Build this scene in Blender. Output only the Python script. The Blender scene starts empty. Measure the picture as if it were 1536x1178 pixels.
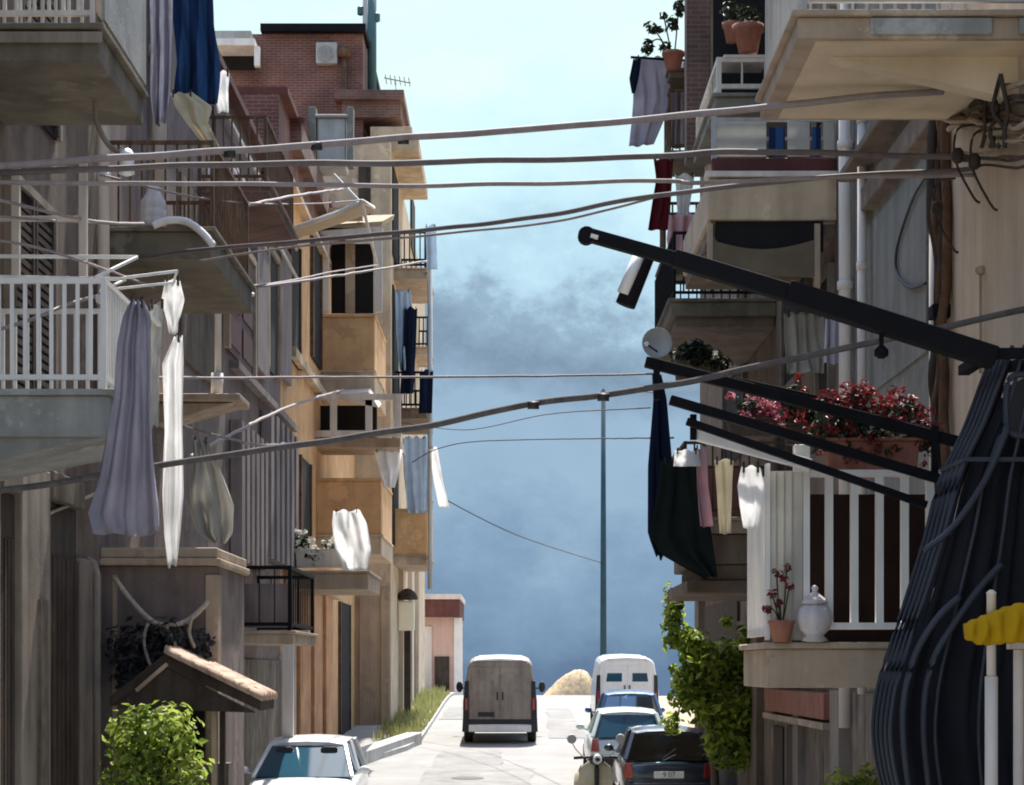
import bpy, bmesh, math, random
from mathutils import Vector, Matrix, noise
rnd = random.Random(11)
R = math.radians
sc = bpy.context.scene
COL = sc.collection
V = Vector
# ---- picture geometry: a point of the street seen at (px, py) of the photo, d metres down the street
F, CX, HY, EYE = 3000.0, 768.0, 1000.0, 2.5
def at(px, py, d): return V(((px-CX)*d/F, d, EYE+(HY-py)*d/F))
def X(px, d): return (px-CX)*d/F
def Z(py, d): return EYE+(HY-py)*d/F
def dep(px, xf): return xf*F/(px-CX)          # depth at which the facade plane x = xf shows at px

GP = [(-400,.9),(-20,.9),(0,.9),(12,.45),(25,.02),(32,.0),(40,.2),(50,.56),(60,.9),(70,1.24),(77,1.35),(86,1.2),(100,.2),(130,-2.5),(200,-9),(400,-25),(1000,-62),(5000,-160)]
def g(y):
    for i in range(len(GP)-1):
        if GP[i][0] <= y <= GP[i+1][0]:
            (x0,a),(x1,b) = GP[i],GP[i+1]
            h = x1-x0
            m0 = (b-GP[i-1][1])/(x1-GP[i-1][0]) if i > 0 else 0
            m1 = (GP[i+2][1]-a)/(GP[i+2][0]-x0) if i+2 < len(GP) else (b-a)/h
            t = (y-x0)/h
            return (2*t**3-3*t*t+1)*a+(t**3-2*t*t+t)*h*m0+(-2*t**3+3*t*t)*b+(t**3-t*t)*h*m1
    return GP[-1][1]

# ---------------------------------------------------------------- materials
MATS = {}
def newmat(name):
    m = bpy.data.materials.new(name); m.use_nodes = True
    nt = m.node_tree; b = nt.nodes['Principled BSDF']
    MATS[name] = m
    return m, nt, b
def node(nt, t, **kw):
    n = nt.nodes.new(t)
    for k, v in kw.items():
        if k in n.inputs: n.inputs[k].default_value = v
        else: setattr(n, k, v)
    return n
def ramp(nt, stops):
    r = nt.nodes.new('ShaderNodeValToRGB'); e = r.color_ramp.elements
    e[0].position, e[0].color = stops[0][0], tuple(stops[0][1])+(1,)
    e[1].position, e[1].color = stops[-1][0], tuple(stops[-1][1])+(1,)
    for p, c in stops[1:-1]:
        k = e.new(p); k.color = tuple(c)+(1,)
    return r
def surf(name, col, rough=.85, var=.3, scale=1.3, streak=.35, grime=(.35,.3,.27), bump=.25, fine=35, metal=0, spec=.3, patch=0, crack=0):
    """weathered surface: cloudy patches, vertical runs of dirt, grain"""
    m, nt, b = newmat(name); L = nt.links.new
    tc = node(nt, 'ShaderNodeTexCoord')
    n1 = node(nt, 'ShaderNodeTexNoise', Scale=scale, Detail=9.0, Roughness=.65); L(tc.outputs['Object'], n1.inputs['Vector'])
    mp = node(nt, 'ShaderNodeMapping'); mp.inputs['Scale'].default_value = (1.7,1.7,.16); L(tc.outputs['Object'], mp.inputs['Vector'])
    n2 = node(nt, 'ShaderNodeTexNoise', Scale=scale*1.6, Detail=6.0, Roughness=.6); L(mp.outputs[0], n2.inputs['Vector'])
    n3 = node(nt, 'ShaderNodeTexNoise', Scale=fine, Detail=4.0); L(tc.outputs['Object'], n3.inputs['Vector'])
    c = V(col)
    r1 = ramp(nt, [(.3, c*(1-var)), (.5, c), (.72, V([min(1, x*(1+var*.8)) for x in c]))]); L(n1.outputs[0], r1.inputs[0])
    r2 = ramp(nt, [(.42, (0,0,0)), (.68, (1,1,1))]); L(n2.outputs[0], r2.inputs[0])
    mx = node(nt, 'ShaderNodeMix', data_type='RGBA', blend_type='MULTIPLY')
    mu = node(nt, 'ShaderNodeMath', operation='MULTIPLY'); mu.inputs[1].default_value = streak; L(r2.outputs[0], mu.inputs[0])
    L(mu.outputs[0], mx.inputs[0]); L(r1.outputs[0], mx.inputs[6]); mx.inputs[7].default_value = tuple(grime)+(1,)
    fin = mx.outputs[2]
    if patch:       # flaked and repaired areas with ragged edges
        n4 = node(nt, 'ShaderNodeTexNoise', Scale=.9, Detail=10.0, Roughness=.68); L(tc.outputs['Object'], n4.inputs['Vector'])
        for (p0, p1, cc) in ((.585, .605, V([min(1, x*1.4+.015) for x in col])), (.40, .385, c*.55)):
            r4 = ramp(nt, [(min(p0,p1), (0,0,0) if p0 < p1 else (1,1,1)), (max(p0,p1), (1,1,1) if p0 < p1 else (0,0,0))]); L(n4.outputs[0], r4.inputs[0])
            m4 = node(nt, 'ShaderNodeMix', data_type='RGBA'); mu4 = node(nt, 'ShaderNodeMath', operation='MULTIPLY'); mu4.inputs[1].default_value = patch
            L(r4.outputs[0], mu4.inputs[0]); L(mu4.outputs[0], m4.inputs[0]); L(fin, m4.inputs[6]); m4.inputs[7].default_value = tuple(cc)+(1,); fin = m4.outputs[2]
    if crack:
        vo = node(nt, 'ShaderNodeTexVoronoi', feature='DISTANCE_TO_EDGE', Scale=crack); mpx = node(nt, 'ShaderNodeMix', data_type='RGBA'); mpx.inputs[0].default_value = .12
        L(tc.outputs['Object'], mpx.inputs[6]); L(n1.outputs[1], mpx.inputs[7]); L(mpx.outputs[2], vo.inputs['Vector'])
        r5 = ramp(nt, [(.0, (.45,.45,.45)), (.018, (1,1,1))]); L(vo.outputs['Distance'], r5.inputs[0])
        m5 = node(nt, 'ShaderNodeMix', data_type='RGBA', blend_type='MULTIPLY'); m5.inputs[0].default_value = .75; L(fin, m5.inputs[6]); L(r5.outputs[0], m5.inputs[7]); fin = m5.outputs[2]
    L(fin, b.inputs['Base Color'])
    b.inputs['Roughness'].default_value = rough; b.inputs['Metallic'].default_value = metal
    b.inputs['Specular IOR Level'].default_value = spec
    if bump:
        ad = node(nt, 'ShaderNodeMath', operation='MULTIPLY_ADD'); ad.inputs[1].default_value = .35
        L(n3.outputs[0], ad.inputs[0]); L(n1.outputs[0], ad.inputs[2])
        bp = node(nt, 'ShaderNodeBump', Strength=bump, Distance=.03); L(ad.outputs[0], bp.inputs['Height']); L(bp.outputs[0], b.inputs['Normal'])
    return m
def paint(name, col, rough=.5, metal=0, coat=0, spec=.5, var=.08):
    m = surf(name, col, rough, var, 4, .12, (.6,.57,.52), 0, metal=metal, spec=spec)
    m.node_tree.nodes['Principled BSDF'].inputs['Coat Weight'].default_value = coat
    return m
def cloth(name, col, trans=.35, var=.12, stripes=None):
    m, nt, b = newmat(name); L = nt.links.new
    tc = node(nt, 'ShaderNodeTexCoord')
    n1 = node(nt, 'ShaderNodeTexNoise', Scale=3.0, Detail=6.0); L(tc.outputs['Object'], n1.inputs['Vector'])
    c = V(col); r = ramp(nt, [(.3, c*(1-var)), (.7, V([min(.95, x*(1+var)) for x in c]))]); L(n1.outputs[0], r.inputs[0])
    out = r.outputs[0]
    if stripes:
        w = node(nt, 'ShaderNodeTexWave', Scale=stripes[1], Distortion=.6); w.bands_direction = 'X'; L(tc.outputs['Object'], w.inputs['Vector'])
        rr = ramp(nt, [(.45, (0,0,0)), (.55, (1,1,1))]); L(w.outputs[0], rr.inputs[0])
        mx = node(nt, 'ShaderNodeMix', data_type='RGBA'); L(rr.outputs[0], mx.inputs[0]); L(out, mx.inputs[6]); mx.inputs[7].default_value = tuple(stripes[0])+(1,)
        out = mx.outputs[2]
    L(out, b.inputs['Base Color']); b.inputs['Roughness'].default_value = .95; b.inputs['Specular IOR Level'].default_value = .1
    wv = node(nt, 'ShaderNodeTexNoise', Scale=14.0, Detail=3.0); L(tc.outputs['Object'], wv.inputs['Vector'])
    bp = node(nt, 'ShaderNodeBump', Strength=.35, Distance=.03); L(wv.outputs[0], bp.inputs['Height']); L(bp.outputs[0], b.inputs['Normal'])
    t = node(nt, 'ShaderNodeBsdfTranslucent'); L(out, t.inputs[0])
    ms = node(nt, 'ShaderNodeMixShader'); ms.inputs[0].default_value = trans
    L(b.outputs[0], ms.inputs[1]); L(t.outputs[0], ms.inputs[2]); L(ms.outputs[0], nt.nodes['Material Output'].inputs[0])
    return m
def leafmat(name, cols, trans=.35):
    m, nt, b = newmat(name); L = nt.links.new
    ge = node(nt, 'ShaderNodeNewGeometry')
    r = ramp(nt, [(i/(len(cols)-1), c) for i, c in enumerate(cols)]); L(ge.outputs['Random Per Island'], r.inputs[0])
    L(r.outputs[0], b.inputs['Base Color']); b.inputs['Roughness'].default_value = .5; b.inputs['Specular IOR Level'].default_value = .35
    t = node(nt, 'ShaderNodeBsdfTranslucent'); L(r.outputs[0], t.inputs[0])
    ms = node(nt, 'ShaderNodeMixShader'); ms.inputs[0].default_value = trans
    L(b.outputs[0], ms.inputs[1]); L(t.outputs[0], ms.inputs[2]); L(ms.outputs[0], nt.nodes['Material Output'].inputs[0])
    return m
def brickmat(name, c1, c2, mortar, sx=.25, sz=.075):
    m, nt, b = newmat(name); L = nt.links.new
    tc = node(nt, 'ShaderNodeTexCoord'); sp = node(nt, 'ShaderNodeSeparateXYZ'); L(tc.outputs['Object'], sp.inputs[0])
    ad = node(nt, 'ShaderNodeMath', operation='ADD'); L(sp.outputs[0], ad.inputs[0]); L(sp.outputs[1], ad.inputs[1])
    cb = node(nt, 'ShaderNodeCombineXYZ'); L(ad.outputs[0], cb.inputs[0]); L(sp.outputs[2], cb.inputs[1])
    bt = node(nt, 'ShaderNodeTexBrick', Scale=1.0); bt.inputs['Brick Width'].default_value = sx; bt.inputs['Row Height'].default_value = sz; bt.inputs['Mortar Size'].default_value = .008
    bt.inputs['Color1'].default_value = tuple(c1)+(1,); bt.inputs['Color2'].default_value = tuple(c2)+(1,); bt.inputs['Mortar'].default_value = tuple(mortar)+(1,)
    L(cb.outputs[0], bt.inputs['Vector'])
    n = node(nt, 'ShaderNodeTexNoise', Scale=1.1, Detail=7.0); L(tc.outputs['Object'], n.inputs['Vector'])
    r = ramp(nt, [(.3, (.5,.5,.5)), (.7, (1.2,1.2,1.2))]); L(n.outputs[0], r.inputs[0])
    mx = node(nt, 'ShaderNodeMix', data_type='RGBA', blend_type='MULTIPLY'); mx.inputs[0].default_value = 1
    L(bt.outputs[0], mx.inputs[6]); L(r.outputs[0], mx.inputs[7]); L(mx.outputs[2], b.inputs['Base Color'])
    b.inputs['Roughness'].default_value = .9
    bp = node(nt, 'ShaderNodeBump', Strength=.5, Distance=.01); L(bt.outputs['Fac'], bp.inputs['Height']); bp.invert = True; L(bp.outputs[0], b.inputs['Normal'])
    return m
def glassmat(name, col=(.015,.02,.025), rough=.06):
    m, nt, b = newmat(name)
    b.inputs['Base Color'].default_value = tuple(col)+(1,); b.inputs['Roughness'].default_value = rough; b.inputs['IOR'].default_value = 1.45
    return m

brown_plaster = surf('brown_plaster', (.165,.13,.102), var=.5, streak=.6, patch=.8)
mauve_plaster = surf('mauve_plaster', (.21,.17,.16), var=.35, streak=.5, patch=.6)
tan_plaster = surf('tan_plaster', (.6,.37,.19), var=.25, streak=.3, patch=.45, grime=(.55,.45,.36))
ochre_plaster = surf('ochre_plaster', (.5,.275,.145), var=.3, streak=.35, patch=.4)
sand_plaster = surf('sand_plaster', (.53,.42,.3), var=.25, streak=.4, patch=.5)
beige_plaster = surf('beige_plaster', (.56,.46,.36), var=.13, streak=.5, grime=(.62,.52,.42), bump=.15)
cream_soffit = surf('cream_soffit', (.62,.51,.36), var=.18, streak=.15, bump=.15)
grey_plaster = surf('grey_plaster', (.21,.207,.185), var=.2, streak=.4, patch=.5)
pink_plaster = surf('pink_plaster', (.62,.42,.36), var=.12, streak=.2)
umber_plaster = surf('umber_plaster', (.175,.132,.1), var=.35, streak=.5, patch=.7)
concrete = surf('concrete', (.3,.31,.3), var=.3, streak=.4, patch=.5)
dark_concrete = surf('dark_concrete', (.15,.13,.1), var=.4, streak=.4, patch=.6)
pale_stone = surf('pale_stone', (.27,.235,.2), var=.3, streak=.65)
warm_stone = surf('warm_stone', (.4,.315,.235), var=.25, streak=.4, patch=.5)
road_mat = surf('road_concrete', (.245,.243,.238), patch=.25, crack=0, var=.16, scale=.5, streak=.25, grime=(.6,.58,.55), bump=.3, fine=22)
kerb_mat = surf('kerb_stone', (.45,.44,.42), var=.2, streak=.3)
asphalt_mat = surf('patched_asphalt', (.21,.208,.205), var=.25, scale=1.2, streak=.2, patch=.3)
iron_grey = surf('cast_iron_grey', (.12,.115,.11), var=.3, scale=6, bump=.6)
earth_mat = surf('dry_earth', (.33,.27,.19), var=.35, scale=.4, streak=.1)
straw_mat = surf('dry_straw', (.5,.39,.25), var=.4, scale=5, streak=.3, bump=.8)
dark_wood = surf('dark_wood', (.055,.04,.032), var=.5, scale=2.5, streak=.8, rough=.7)
grey_wood = surf('grey_wood', (.2,.17,.14), var=.45, scale=2.5, streak=.85)
red_door = surf('red_door_paint', (.095,.024,.024), var=.35, streak=.5, rough=.6)
louvre_mat = surf('louvre_paint', (.27,.235,.235), var=.25, streak=.6)
rust_mat = surf('rusted_iron', (.13,.075,.045), var=.5, scale=6, streak=.6)
white_paint = surf('white_paint', (.78,.77,.75), var=.1, streak=.3, rough=.5, bump=.05)
cream_paint = surf('cream_paint', (.66,.6,.55), var=.12, streak=.4, rough=.5, bump=.05)
grey_metal = surf('grey_metal', (.42,.43,.43), var=.2, streak=.4, rough=.5, bump=.05)
pole_mat = surf('teal_steel', (.06,.13,.14), var=.25, streak=.4, rough=.5, bump=.05)
far_pole_mat = surf('grey_blue_steel', (.03,.07,.1), var=.2, streak=.3, bump=0)
iron = surf('black_iron', (.009,.009,.012), var=.3, streak=.3, rough=.8, bump=.05, spec=.12)
navy_iron = surf('navy_iron', (.034,.041,.058), var=.3, streak=.3, rough=.55, bump=.05, metal=0)
black_tarp = cloth('black_tarp', (.017,.018,.024), .04)
brick = brickmat('red_brick', (.22,.085,.068), (.165,.065,.055), (.24,.19,.17))
dark_brick = brickmat('brown_brick', (.2,.1,.08), (.14,.075,.06), (.2,.17,.15))
tile_mat = surf('roof_tile', (.46,.33,.25), var=.35, scale=5, streak=.4)
red_tile = surf('dark_red_roof', (.13,.05,.045), var=.3, streak=.4)
terracotta = surf('terracotta', (.32,.14,.1), var=.25, scale=4, streak=.4)
cable_mat = surf('pale_cable', (.29,.25,.25), var=.2, scale=6, streak=.2, rough=.6, bump=0)
dim_cable = surf('dim_cable', (.15,.13,.135), var=.25, scale=6, streak=.2, rough=.6, bump=0)
black_cable = surf('black_cable', (.03,.03,.033), var=.2, scale=6, streak=.2, rough=.5, bump=0)
rope_mat = surf('jute_rope', (.46,.4,.33), var=.25, scale=20, bump=.6)
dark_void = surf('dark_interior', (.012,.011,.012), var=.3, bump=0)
pane_mat = glassmat('window_glass')
car_glass = glassmat('car_glass', (.018,.07,.11), .05)
rubber = surf('tyre_rubber', (.02,.02,.021), var=.2, bump=.1)
plastic_dark = surf('dark_plastic', (.03,.03,.033), var=.15, bump=.05, rough=.5)
car_white = paint('white_car_paint', (.8,.81,.82), .3, coat=.6)
car_black = paint('blue_black_car_paint', (.022,.026,.042), .28, coat=.7)
car_blue = paint('navy_car_paint', (.03,.08,.19), .3, coat=.7)
car_pale = paint('pale_green_car_paint', (.6,.7,.7), .3, coat=.6)
van_taupe = surf('dusty_van_paint', (.3,.262,.235), patch=.35, var=.22, scale=2.5, streak=.45, rough=.6, bump=.03)
rim_mat = paint('alloy_rim', (.5,.5,.52), .35, metal=.8)
lens_red = paint('red_lens', (.3,.012,.012), .15, coat=.5)
lens_clear = paint('clear_lens', (.7,.72,.75), .1, coat=.6)
plate_mat = paint('plate_white', (.75,.75,.72), .4)
bin_beige = surf('beige_plastic', (.5,.45,.33), var=.2, streak=.4, rough=.5)
yellow_mat = cloth('yellow_fabric', (.5,.3,.012), .15)
sign_mat = paint('cream_sign_face', (.85,.78,.6), .4)
bottle_mat = paint('white_bottle', (.75,.75,.76), .35)
jug_mat = surf('whitewashed_pot', (.68,.64,.66), var=.2, streak=.5, bump=.2)
lavender_cloth = cloth('lavender_cloth', (.38,.365,.43), .35)
stripe_cloth = cloth('striped_cloth', (.62,.6,.66), .35, stripes=((.3,.28,.37), 3.2))
white_cloth = cloth('white_cloth', (.9,.9,.9), .72)
cream_cloth = cloth('cream_cloth', (.7,.64,.5), .4)
navy_cloth = cloth('navy_cloth', (.012,.03,.085), .12, stripes=((.03,.08,.2), 1.6))
darknavy_cloth = cloth('dark_navy_cloth', (.008,.014,.035), .08)
forest_cloth = cloth('dark_green_cloth', (.012,.018,.017), .06)
maroon_cloth = cloth('maroon_cloth', (.1,.014,.02), .2)
grey_cloth = cloth('grey_cloth', (.55,.54,.51), .45)
blue_cloth = cloth('light_blue_cloth', (.55,.66,.78), .35)
pink_cloth = cloth('pink_cloth', (.65,.42,.45), .35)
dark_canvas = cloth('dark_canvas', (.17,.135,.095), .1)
dark_maroon = cloth('dark_maroon', (.026,.018,.016), .1)
canvas_mat = cloth('tan_canvas', (.46,.38,.28), .25)
leaf_lime = leafmat('lime_leaves', [(.07,.13,.018),(.2,.29,.04),(.32,.4,.07),(.42,.46,.12)], .5)
leaf_mid = leafmat('green_leaves', [(.04,.08,.014),(.17,.26,.03),(.35,.43,.06),(.5,.54,.12)], .55)
leaf_dark = leafmat('dark_leaves', [(.008,.014,.006),(.02,.03,.012),(.04,.05,.02)], .2)
leaf_dry = leafmat('dead_leaves', [(.012,.012,.014),(.035,.035,.04),(.09,.085,.08)], .1)
grass_mat = leafmat('verge_grass', [(.16,.2,.05),(.28,.3,.1),(.38,.34,.16),(.2,.24,.08)])
red_petal = leafmat('red_petals', [(.08,.006,.01),(.2,.014,.02),(.29,.035,.038),(.06,.008,.012)], .25)
pink_petal = leafmat('pink_petals', [(.28,.03,.07),(.42,.09,.14),(.5,.22,.25)], .3)
white_petal = leafmat('white_petals', [(.6,.6,.56),(.8,.8,.75),(.5,.55,.4)], .3)
bark = surf('bark', (.1,.075,.055), var=.4, scale=6, streak=.5, bump=.6)

# ---------------------------------------------------------------- mesh building
WL = {}
class MB:
    def __init__(s): s.v = []; s.f = []
    def add(s, vs, fs):
        n = len(s.v); s.v += [V(v) for v in vs]; s.f += [[i+n for i in f] for f in fs]; return s
    def hexa(s, p):     # bottom ring 0-3, top ring 4-7
        return s.add(p, [(3,2,1,0),(4,5,6,7),(0,1,5,4),(1,2,6,5),(2,3,7,6),(3,0,4,7)])
    def box(s, x0, x1, y0, y1, z0, z1):
        x0,x1 = min(x0,x1),max(x0,x1); y0,y1 = min(y0,y1),max(y0,y1); z0,z1 = min(z0,z1),max(z0,z1)
        return s.hexa([(x0,y0,z0),(x1,y0,z0),(x1,y1,z0),(x0,y1,z0),(x0,y0,z1),(x1,y0,z1),(x1,y1,z1),(x0,y1,z1)])
    def bar(s, p, q, w, h=None):
        p, q = V(p), V(q); h = h or w; d = (q-p).normalized()
        u = d.cross(V((0,0,1)))
        if u.length < .01: u = V((1,0,0))
        u.normalize(); w2 = u*w/2; n2 = d.cross(u).normalized()*h/2
        return s.hexa([p-w2-n2,p+w2-n2,p+w2+n2,p-w2+n2,q-w2-n2,q+w2-n2,q+w2+n2,q-w2+n2])
    def tube(s, pts, r, n=8, r2=None):
        pts = [V(p) for p in pts]; vs = []; fs = []; N = len(pts)
        for i, p in enumerate(pts):
            d = (pts[min(i+1,N-1)]-pts[max(i-1,0)]).normalized()
            u = d.cross(V((0,0,1)) if abs(d.z) < .95 else V((1,0,0))).normalized(); w = d.cross(u)
            rr = r if r2 is None else r+(r2-r)*i/(N-1)
            for k in range(n):
                a = 2*math.pi*k/n; vs.append(p+(u*math.cos(a)+w*math.sin(a))*rr)
        for i in range(N-1):
            for k in range(n):
                fs.append((i*n+k, i*n+(k+1)%n, (i+1)*n+(k+1)%n, (i+1)*n+k))
        fs.append(tuple(range(n))[::-1]); fs.append(tuple((N-1)*n+k for k in range(n)))
        return s.add(vs, fs)
    def lathe(s, c, prof, n=18, axis='z'):
        c = V(c); vs = []; fs = []; N = len(prof)
        for r, h in prof:
            for k in range(n):
                a = 2*math.pi*k/n; u, w = r*math.cos(a), r*math.sin(a)
                vs.append(c+(V((u,w,h)) if axis == 'z' else V((h,u,w)) if axis == 'x' else V((u,h,w))))
        for i in range(N-1):
            for k in range(n): fs.append((i*n+k, i*n+(k+1)%n, (i+1)*n+(k+1)%n, (i+1)*n+k))
        fs.append(tuple(range(n))[::-1]); fs.append(tuple((N-1)*n+k for k in range(n)))
        return s.add(vs, fs)
    def prism(s, poly, vec):
        n = len(poly); a = [V(p) for p in poly]; vec = V(vec)
        return s.add(a+[p+vec for p in a], [tuple(range(n))[::-1], tuple(range(n,2*n))]+[(i,(i+1)%n,n+(i+1)%n,n+i) for i in range(n)])
    def blob(s, c, rx, ry, rz, n=10, m=7, jit=.0):
        c = V(c); vs = []; fs = []
        for i in range(m+1):
            t = math.pi*i/m
            for k in range(n):
                a = 2*math.pi*k/n; j = 1+rnd.uniform(-jit, jit)
                vs.append(c+V((rx*math.sin(t)*math.cos(a)*j, ry*math.sin(t)*math.sin(a)*j, rz*math.cos(t)*j)))
        for i in range(m):
            for k in range(n): fs.append((i*n+k, (i+1)*n+k, (i+1)*n+(k+1)%n, i*n+(k+1)%n))
        return s.add(vs, fs)
    def pieces(s):
        """its connected pieces, each an MB of its own"""
        par = list(range(len(s.v)))
        def fd(i):
            while par[i] != i: par[i] = par[par[i]]; i = par[i]
            return i
        for f in s.f:
            for k in f[1:]: par[fd(k)] = fd(f[0])
        out = {}
        for f in s.f: out.setdefault(fd(f[0]), []).append(f)
        res = []
        for fs in out.values():
            ids = sorted({i for f in fs for i in f}); mp = {i: k for k, i in enumerate(ids)}; m = MB()
            m.v = [s.v[i] for i in ids]; m.f = [[mp[i] for i in f] for f in fs]; res.append(m)
        return res
    def each(s, name, mat, parent, **kw): return [m.build(name, mat, parent, **kw) for m in s.pieces()]
    def build(s, name, mat, parent=None, loc=None, smooth=False, bev=0, solid=0, recalc=True, sub=0):
        me = bpy.data.meshes.new(name)
        if parent is not None: o0 = WL[parent.name]
        elif loc is not None: o0 = V(loc)
        else:
            xs = [v.x for v in s.v]; ys = [v.y for v in s.v]
            o0 = V(((min(xs)+max(xs))/2, (min(ys)+max(ys))/2, min(v.z for v in s.v)))
        me.from_pydata([v-o0 for v in s.v], [], s.f)
        if recalc:
            bm = bmesh.new(); bm.from_mesh(me); bmesh.ops.remove_doubles(bm, verts=bm.verts, dist=1e-5)
            bmesh.ops.recalc_face_normals(bm, faces=bm.faces); bm.to_mesh(me); bm.free()
        if smooth: me.shade_smooth()
        o = bpy.data.objects.new(name, me); COL.objects.link(o); me.materials.append(mat)
        if parent is not None: o.parent = parent
        else: o.location = o0
        WL[o.name] = o0
        if bev:
            b = o.modifiers.new('bevel', 'BEVEL'); b.width = bev; b.segments = 2; b.limit_method = 'ANGLE'
        if solid:
            b = o.modifiers.new('thickness', 'SOLIDIFY'); b.thickness = solid; b.offset = 0
        if sub:
            b = o.modifiers.new('smooth', 'SUBSURF'); b.levels = sub; b.render_levels = sub
        return o
def tag(o, label, cat, group=None, kind=None):
    o['label'] = label; o['category'] = cat
    if group: o['group'] = group
    if kind: o['kind'] = kind
    return o
def empty(name, loc, label, cat, group=None):
    o = bpy.data.objects.new(name, None); COL.objects.link(o); o.location = loc; WL[o.name] = V(loc); o.empty_display_size = .2
    return tag(o, label, cat, group)
def structure(o): o['kind'] = 'structure'; return o
def sag(p, q, s, n=24): # a hanging line
    p, q = V(p), V(q)
    return [p.lerp(q, i/n)-V((0,0,s*4*(i/n)*(1-i/n))) for i in range(n+1)]
def spline(pts, n=6):
    pts = [V(p) for p in pts]; out = []
    for i in range(len(pts)-1):
        a, b, c, d = pts[max(i-1,0)], pts[i], pts[i+1], pts[min(i+2,len(pts)-1)]
        for k in range(n):
            t = k/n
            out.append(.5*((2*b)+(c-a)*t+(2*a-5*b+4*c-d)*t*t+(3*b-a-3*c+d)*t**3))
    return out+[pts[-1]]
def leaves(mb, blobs, n, size, up=.4, shell=.55, thin=.5):
    """n folded leaves through ellipsoids (cx,cy,cz,rx,ry,rz)"""
    wts = [b[3]*b[4]*b[5] for b in blobs]
    for i in range(n):
        b = rnd.choices(blobs, wts)[0]
        d = V((rnd.gauss(0,1), rnd.gauss(0,1), rnd.gauss(0,1))).normalized()*(shell+(1-shell)*rnd.random())**(.7)*rnd.uniform(.75,1.12)
        p = V((b[0]+d.x*b[3], b[1]+d.y*b[4], b[2]+d.z*b[5]))
        nrm = (d+V((rnd.uniform(-1,1), rnd.uniform(-1,1), rnd.uniform(-.6,1)+up))).normalized()
        u = nrm.cross(V((rnd.uniform(-1,1), rnd.uniform(-1,1), rnd.uniform(-1,1)))).normalized(); w = nrm.cross(u)
        s = size*rnd.uniform(.6,1.35); k = nrm*s*.22
        mb.add([p-u*s, p-w*s*thin+k, p+u*s, p+w*s*thin+k], [(0,1,2),(0,2,3)])
    return mb
def hang(name, rows, d, mat, label, cat, group=None, amp=.07, folds=4, nx=26, ny=22, tilt=0.0, parent=None, seed=0, ybend=0):
    """a cloth hung across the line of sight: rows of (py, left px, right px) seen at depth d"""
    mb = MB(); vs = []; fs = []
    r2 = random.Random(seed+int(d*10)); ph = r2.uniform(0,6); py0, py1 = rows[0][0], rows[-1][0]
    for j in range(ny+1):
        py = py0+(py1-py0)*j/ny
        for i in range(len(rows)-1):
            if rows[i][0] <= py <= rows[i+1][0]+1e-6: break
        t = (py-rows[i][0])/(rows[i+1][0]-rows[i][0])
        a = rows[i][1]+(rows[i+1][1]-rows[i][1])*t; b = rows[i][2]+(rows[i+1][2]-rows[i][2])*t
        for k in range(nx+1):
            u = k/nx; f = .35+.65*j/ny
            nz = noise.noise(V((u*folds*1.9+ph*3, j/ny*1.3+ph, ph*2)))+.45*noise.noise(V((u*folds*4.3, j/ny*3.1, ph*5)))
            yy = d+tilt*(u-.5)+amp*f*(.55*math.sin(u*folds*6.28+ph+1.3*nz)+1.5*nz)+ybend*j/ny
            p = at(a+(b-a)*u, py+((py1-py0)*.03*noise.noise(V((u*2.5,ph,3)))*(j/ny)+(2.2*math.sin(u*6.28*folds) if j == 0 else 0)), d); vs.append((p.x, yy, p.z))
    for j in range(ny):
        for k in range(nx): fs.append((j*(nx+1)+k, j*(nx+1)+k+1, (j+1)*(nx+1)+k+1, (j+1)*(nx+1)+k))
    mb.add(vs, fs)
    o = mb.build(name, mat, parent, smooth=True, solid=.008, recalc=False)
    for u in ((.12,.88) if rows[0][2]-rows[0][1] > 14 else (.5,)):
        p = at(rows[0][1]+(rows[0][2]-rows[0][1])*u, py0, d); k = MB(); k.box(p.x-.009,p.x+.009,d-.022,d+.022,p.z-.05,p.z+.035); k.build('peg', dark_wood, o)
    return tag(o, label, cat, group) if parent is None else o
def fbox(mb, s, xf, y0, y1, z0, z1, o0, o1): return mb.box(xf+s*o0, xf+s*o1, y0, y1, z0, z1)
def feat(mb, s, xf, p0, p1, q0, q1, o0=-.02, o1=.05):
    """box on a facade plane, given by where it shows in the photo"""
    d0, d1 = dep(p0, xf), dep(p1, xf); dm = (d0+d1)/2
    return fbox(mb, s, xf, d0, d1, Z(q0, dm), Z(q1, dm), o0, o1)
def railing(mb, pts, z, h, sp=.105, r=.011, rail=.02, low=.07, square=True):
    """balusters and rails along a polyline of (x, y) at floor height z"""
    for (a, b) in zip(pts[:-1], pts[1:]):
        a, b = V((a[0],a[1],0)), V((b[0],b[1],0)); L = (b-a).length; n = max(1, round(L/sp))
        for i in range(n+1):
            p = a.lerp(b, i/n)
            if square: mb.box(p.x-r, p.x+r, p.y-r, p.y+r, z+low+rail, z+h-rail)
            else: mb.tube([(p.x,p.y,z+low),(p.x,p.y,z+h)], r, 6)
        for zz in (z+low, z+h):
            mb.bar((a.x,a.y,zz), (b.x,b.y,zz), rail*2, rail*2)
        for p in (a, b): mb.box(p.x-rail*1.05, p.x+rail*1.05, p.y-rail*1.05, p.y+rail*1.05, z-.03, z+h+rail*1.1)
    return mb
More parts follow.
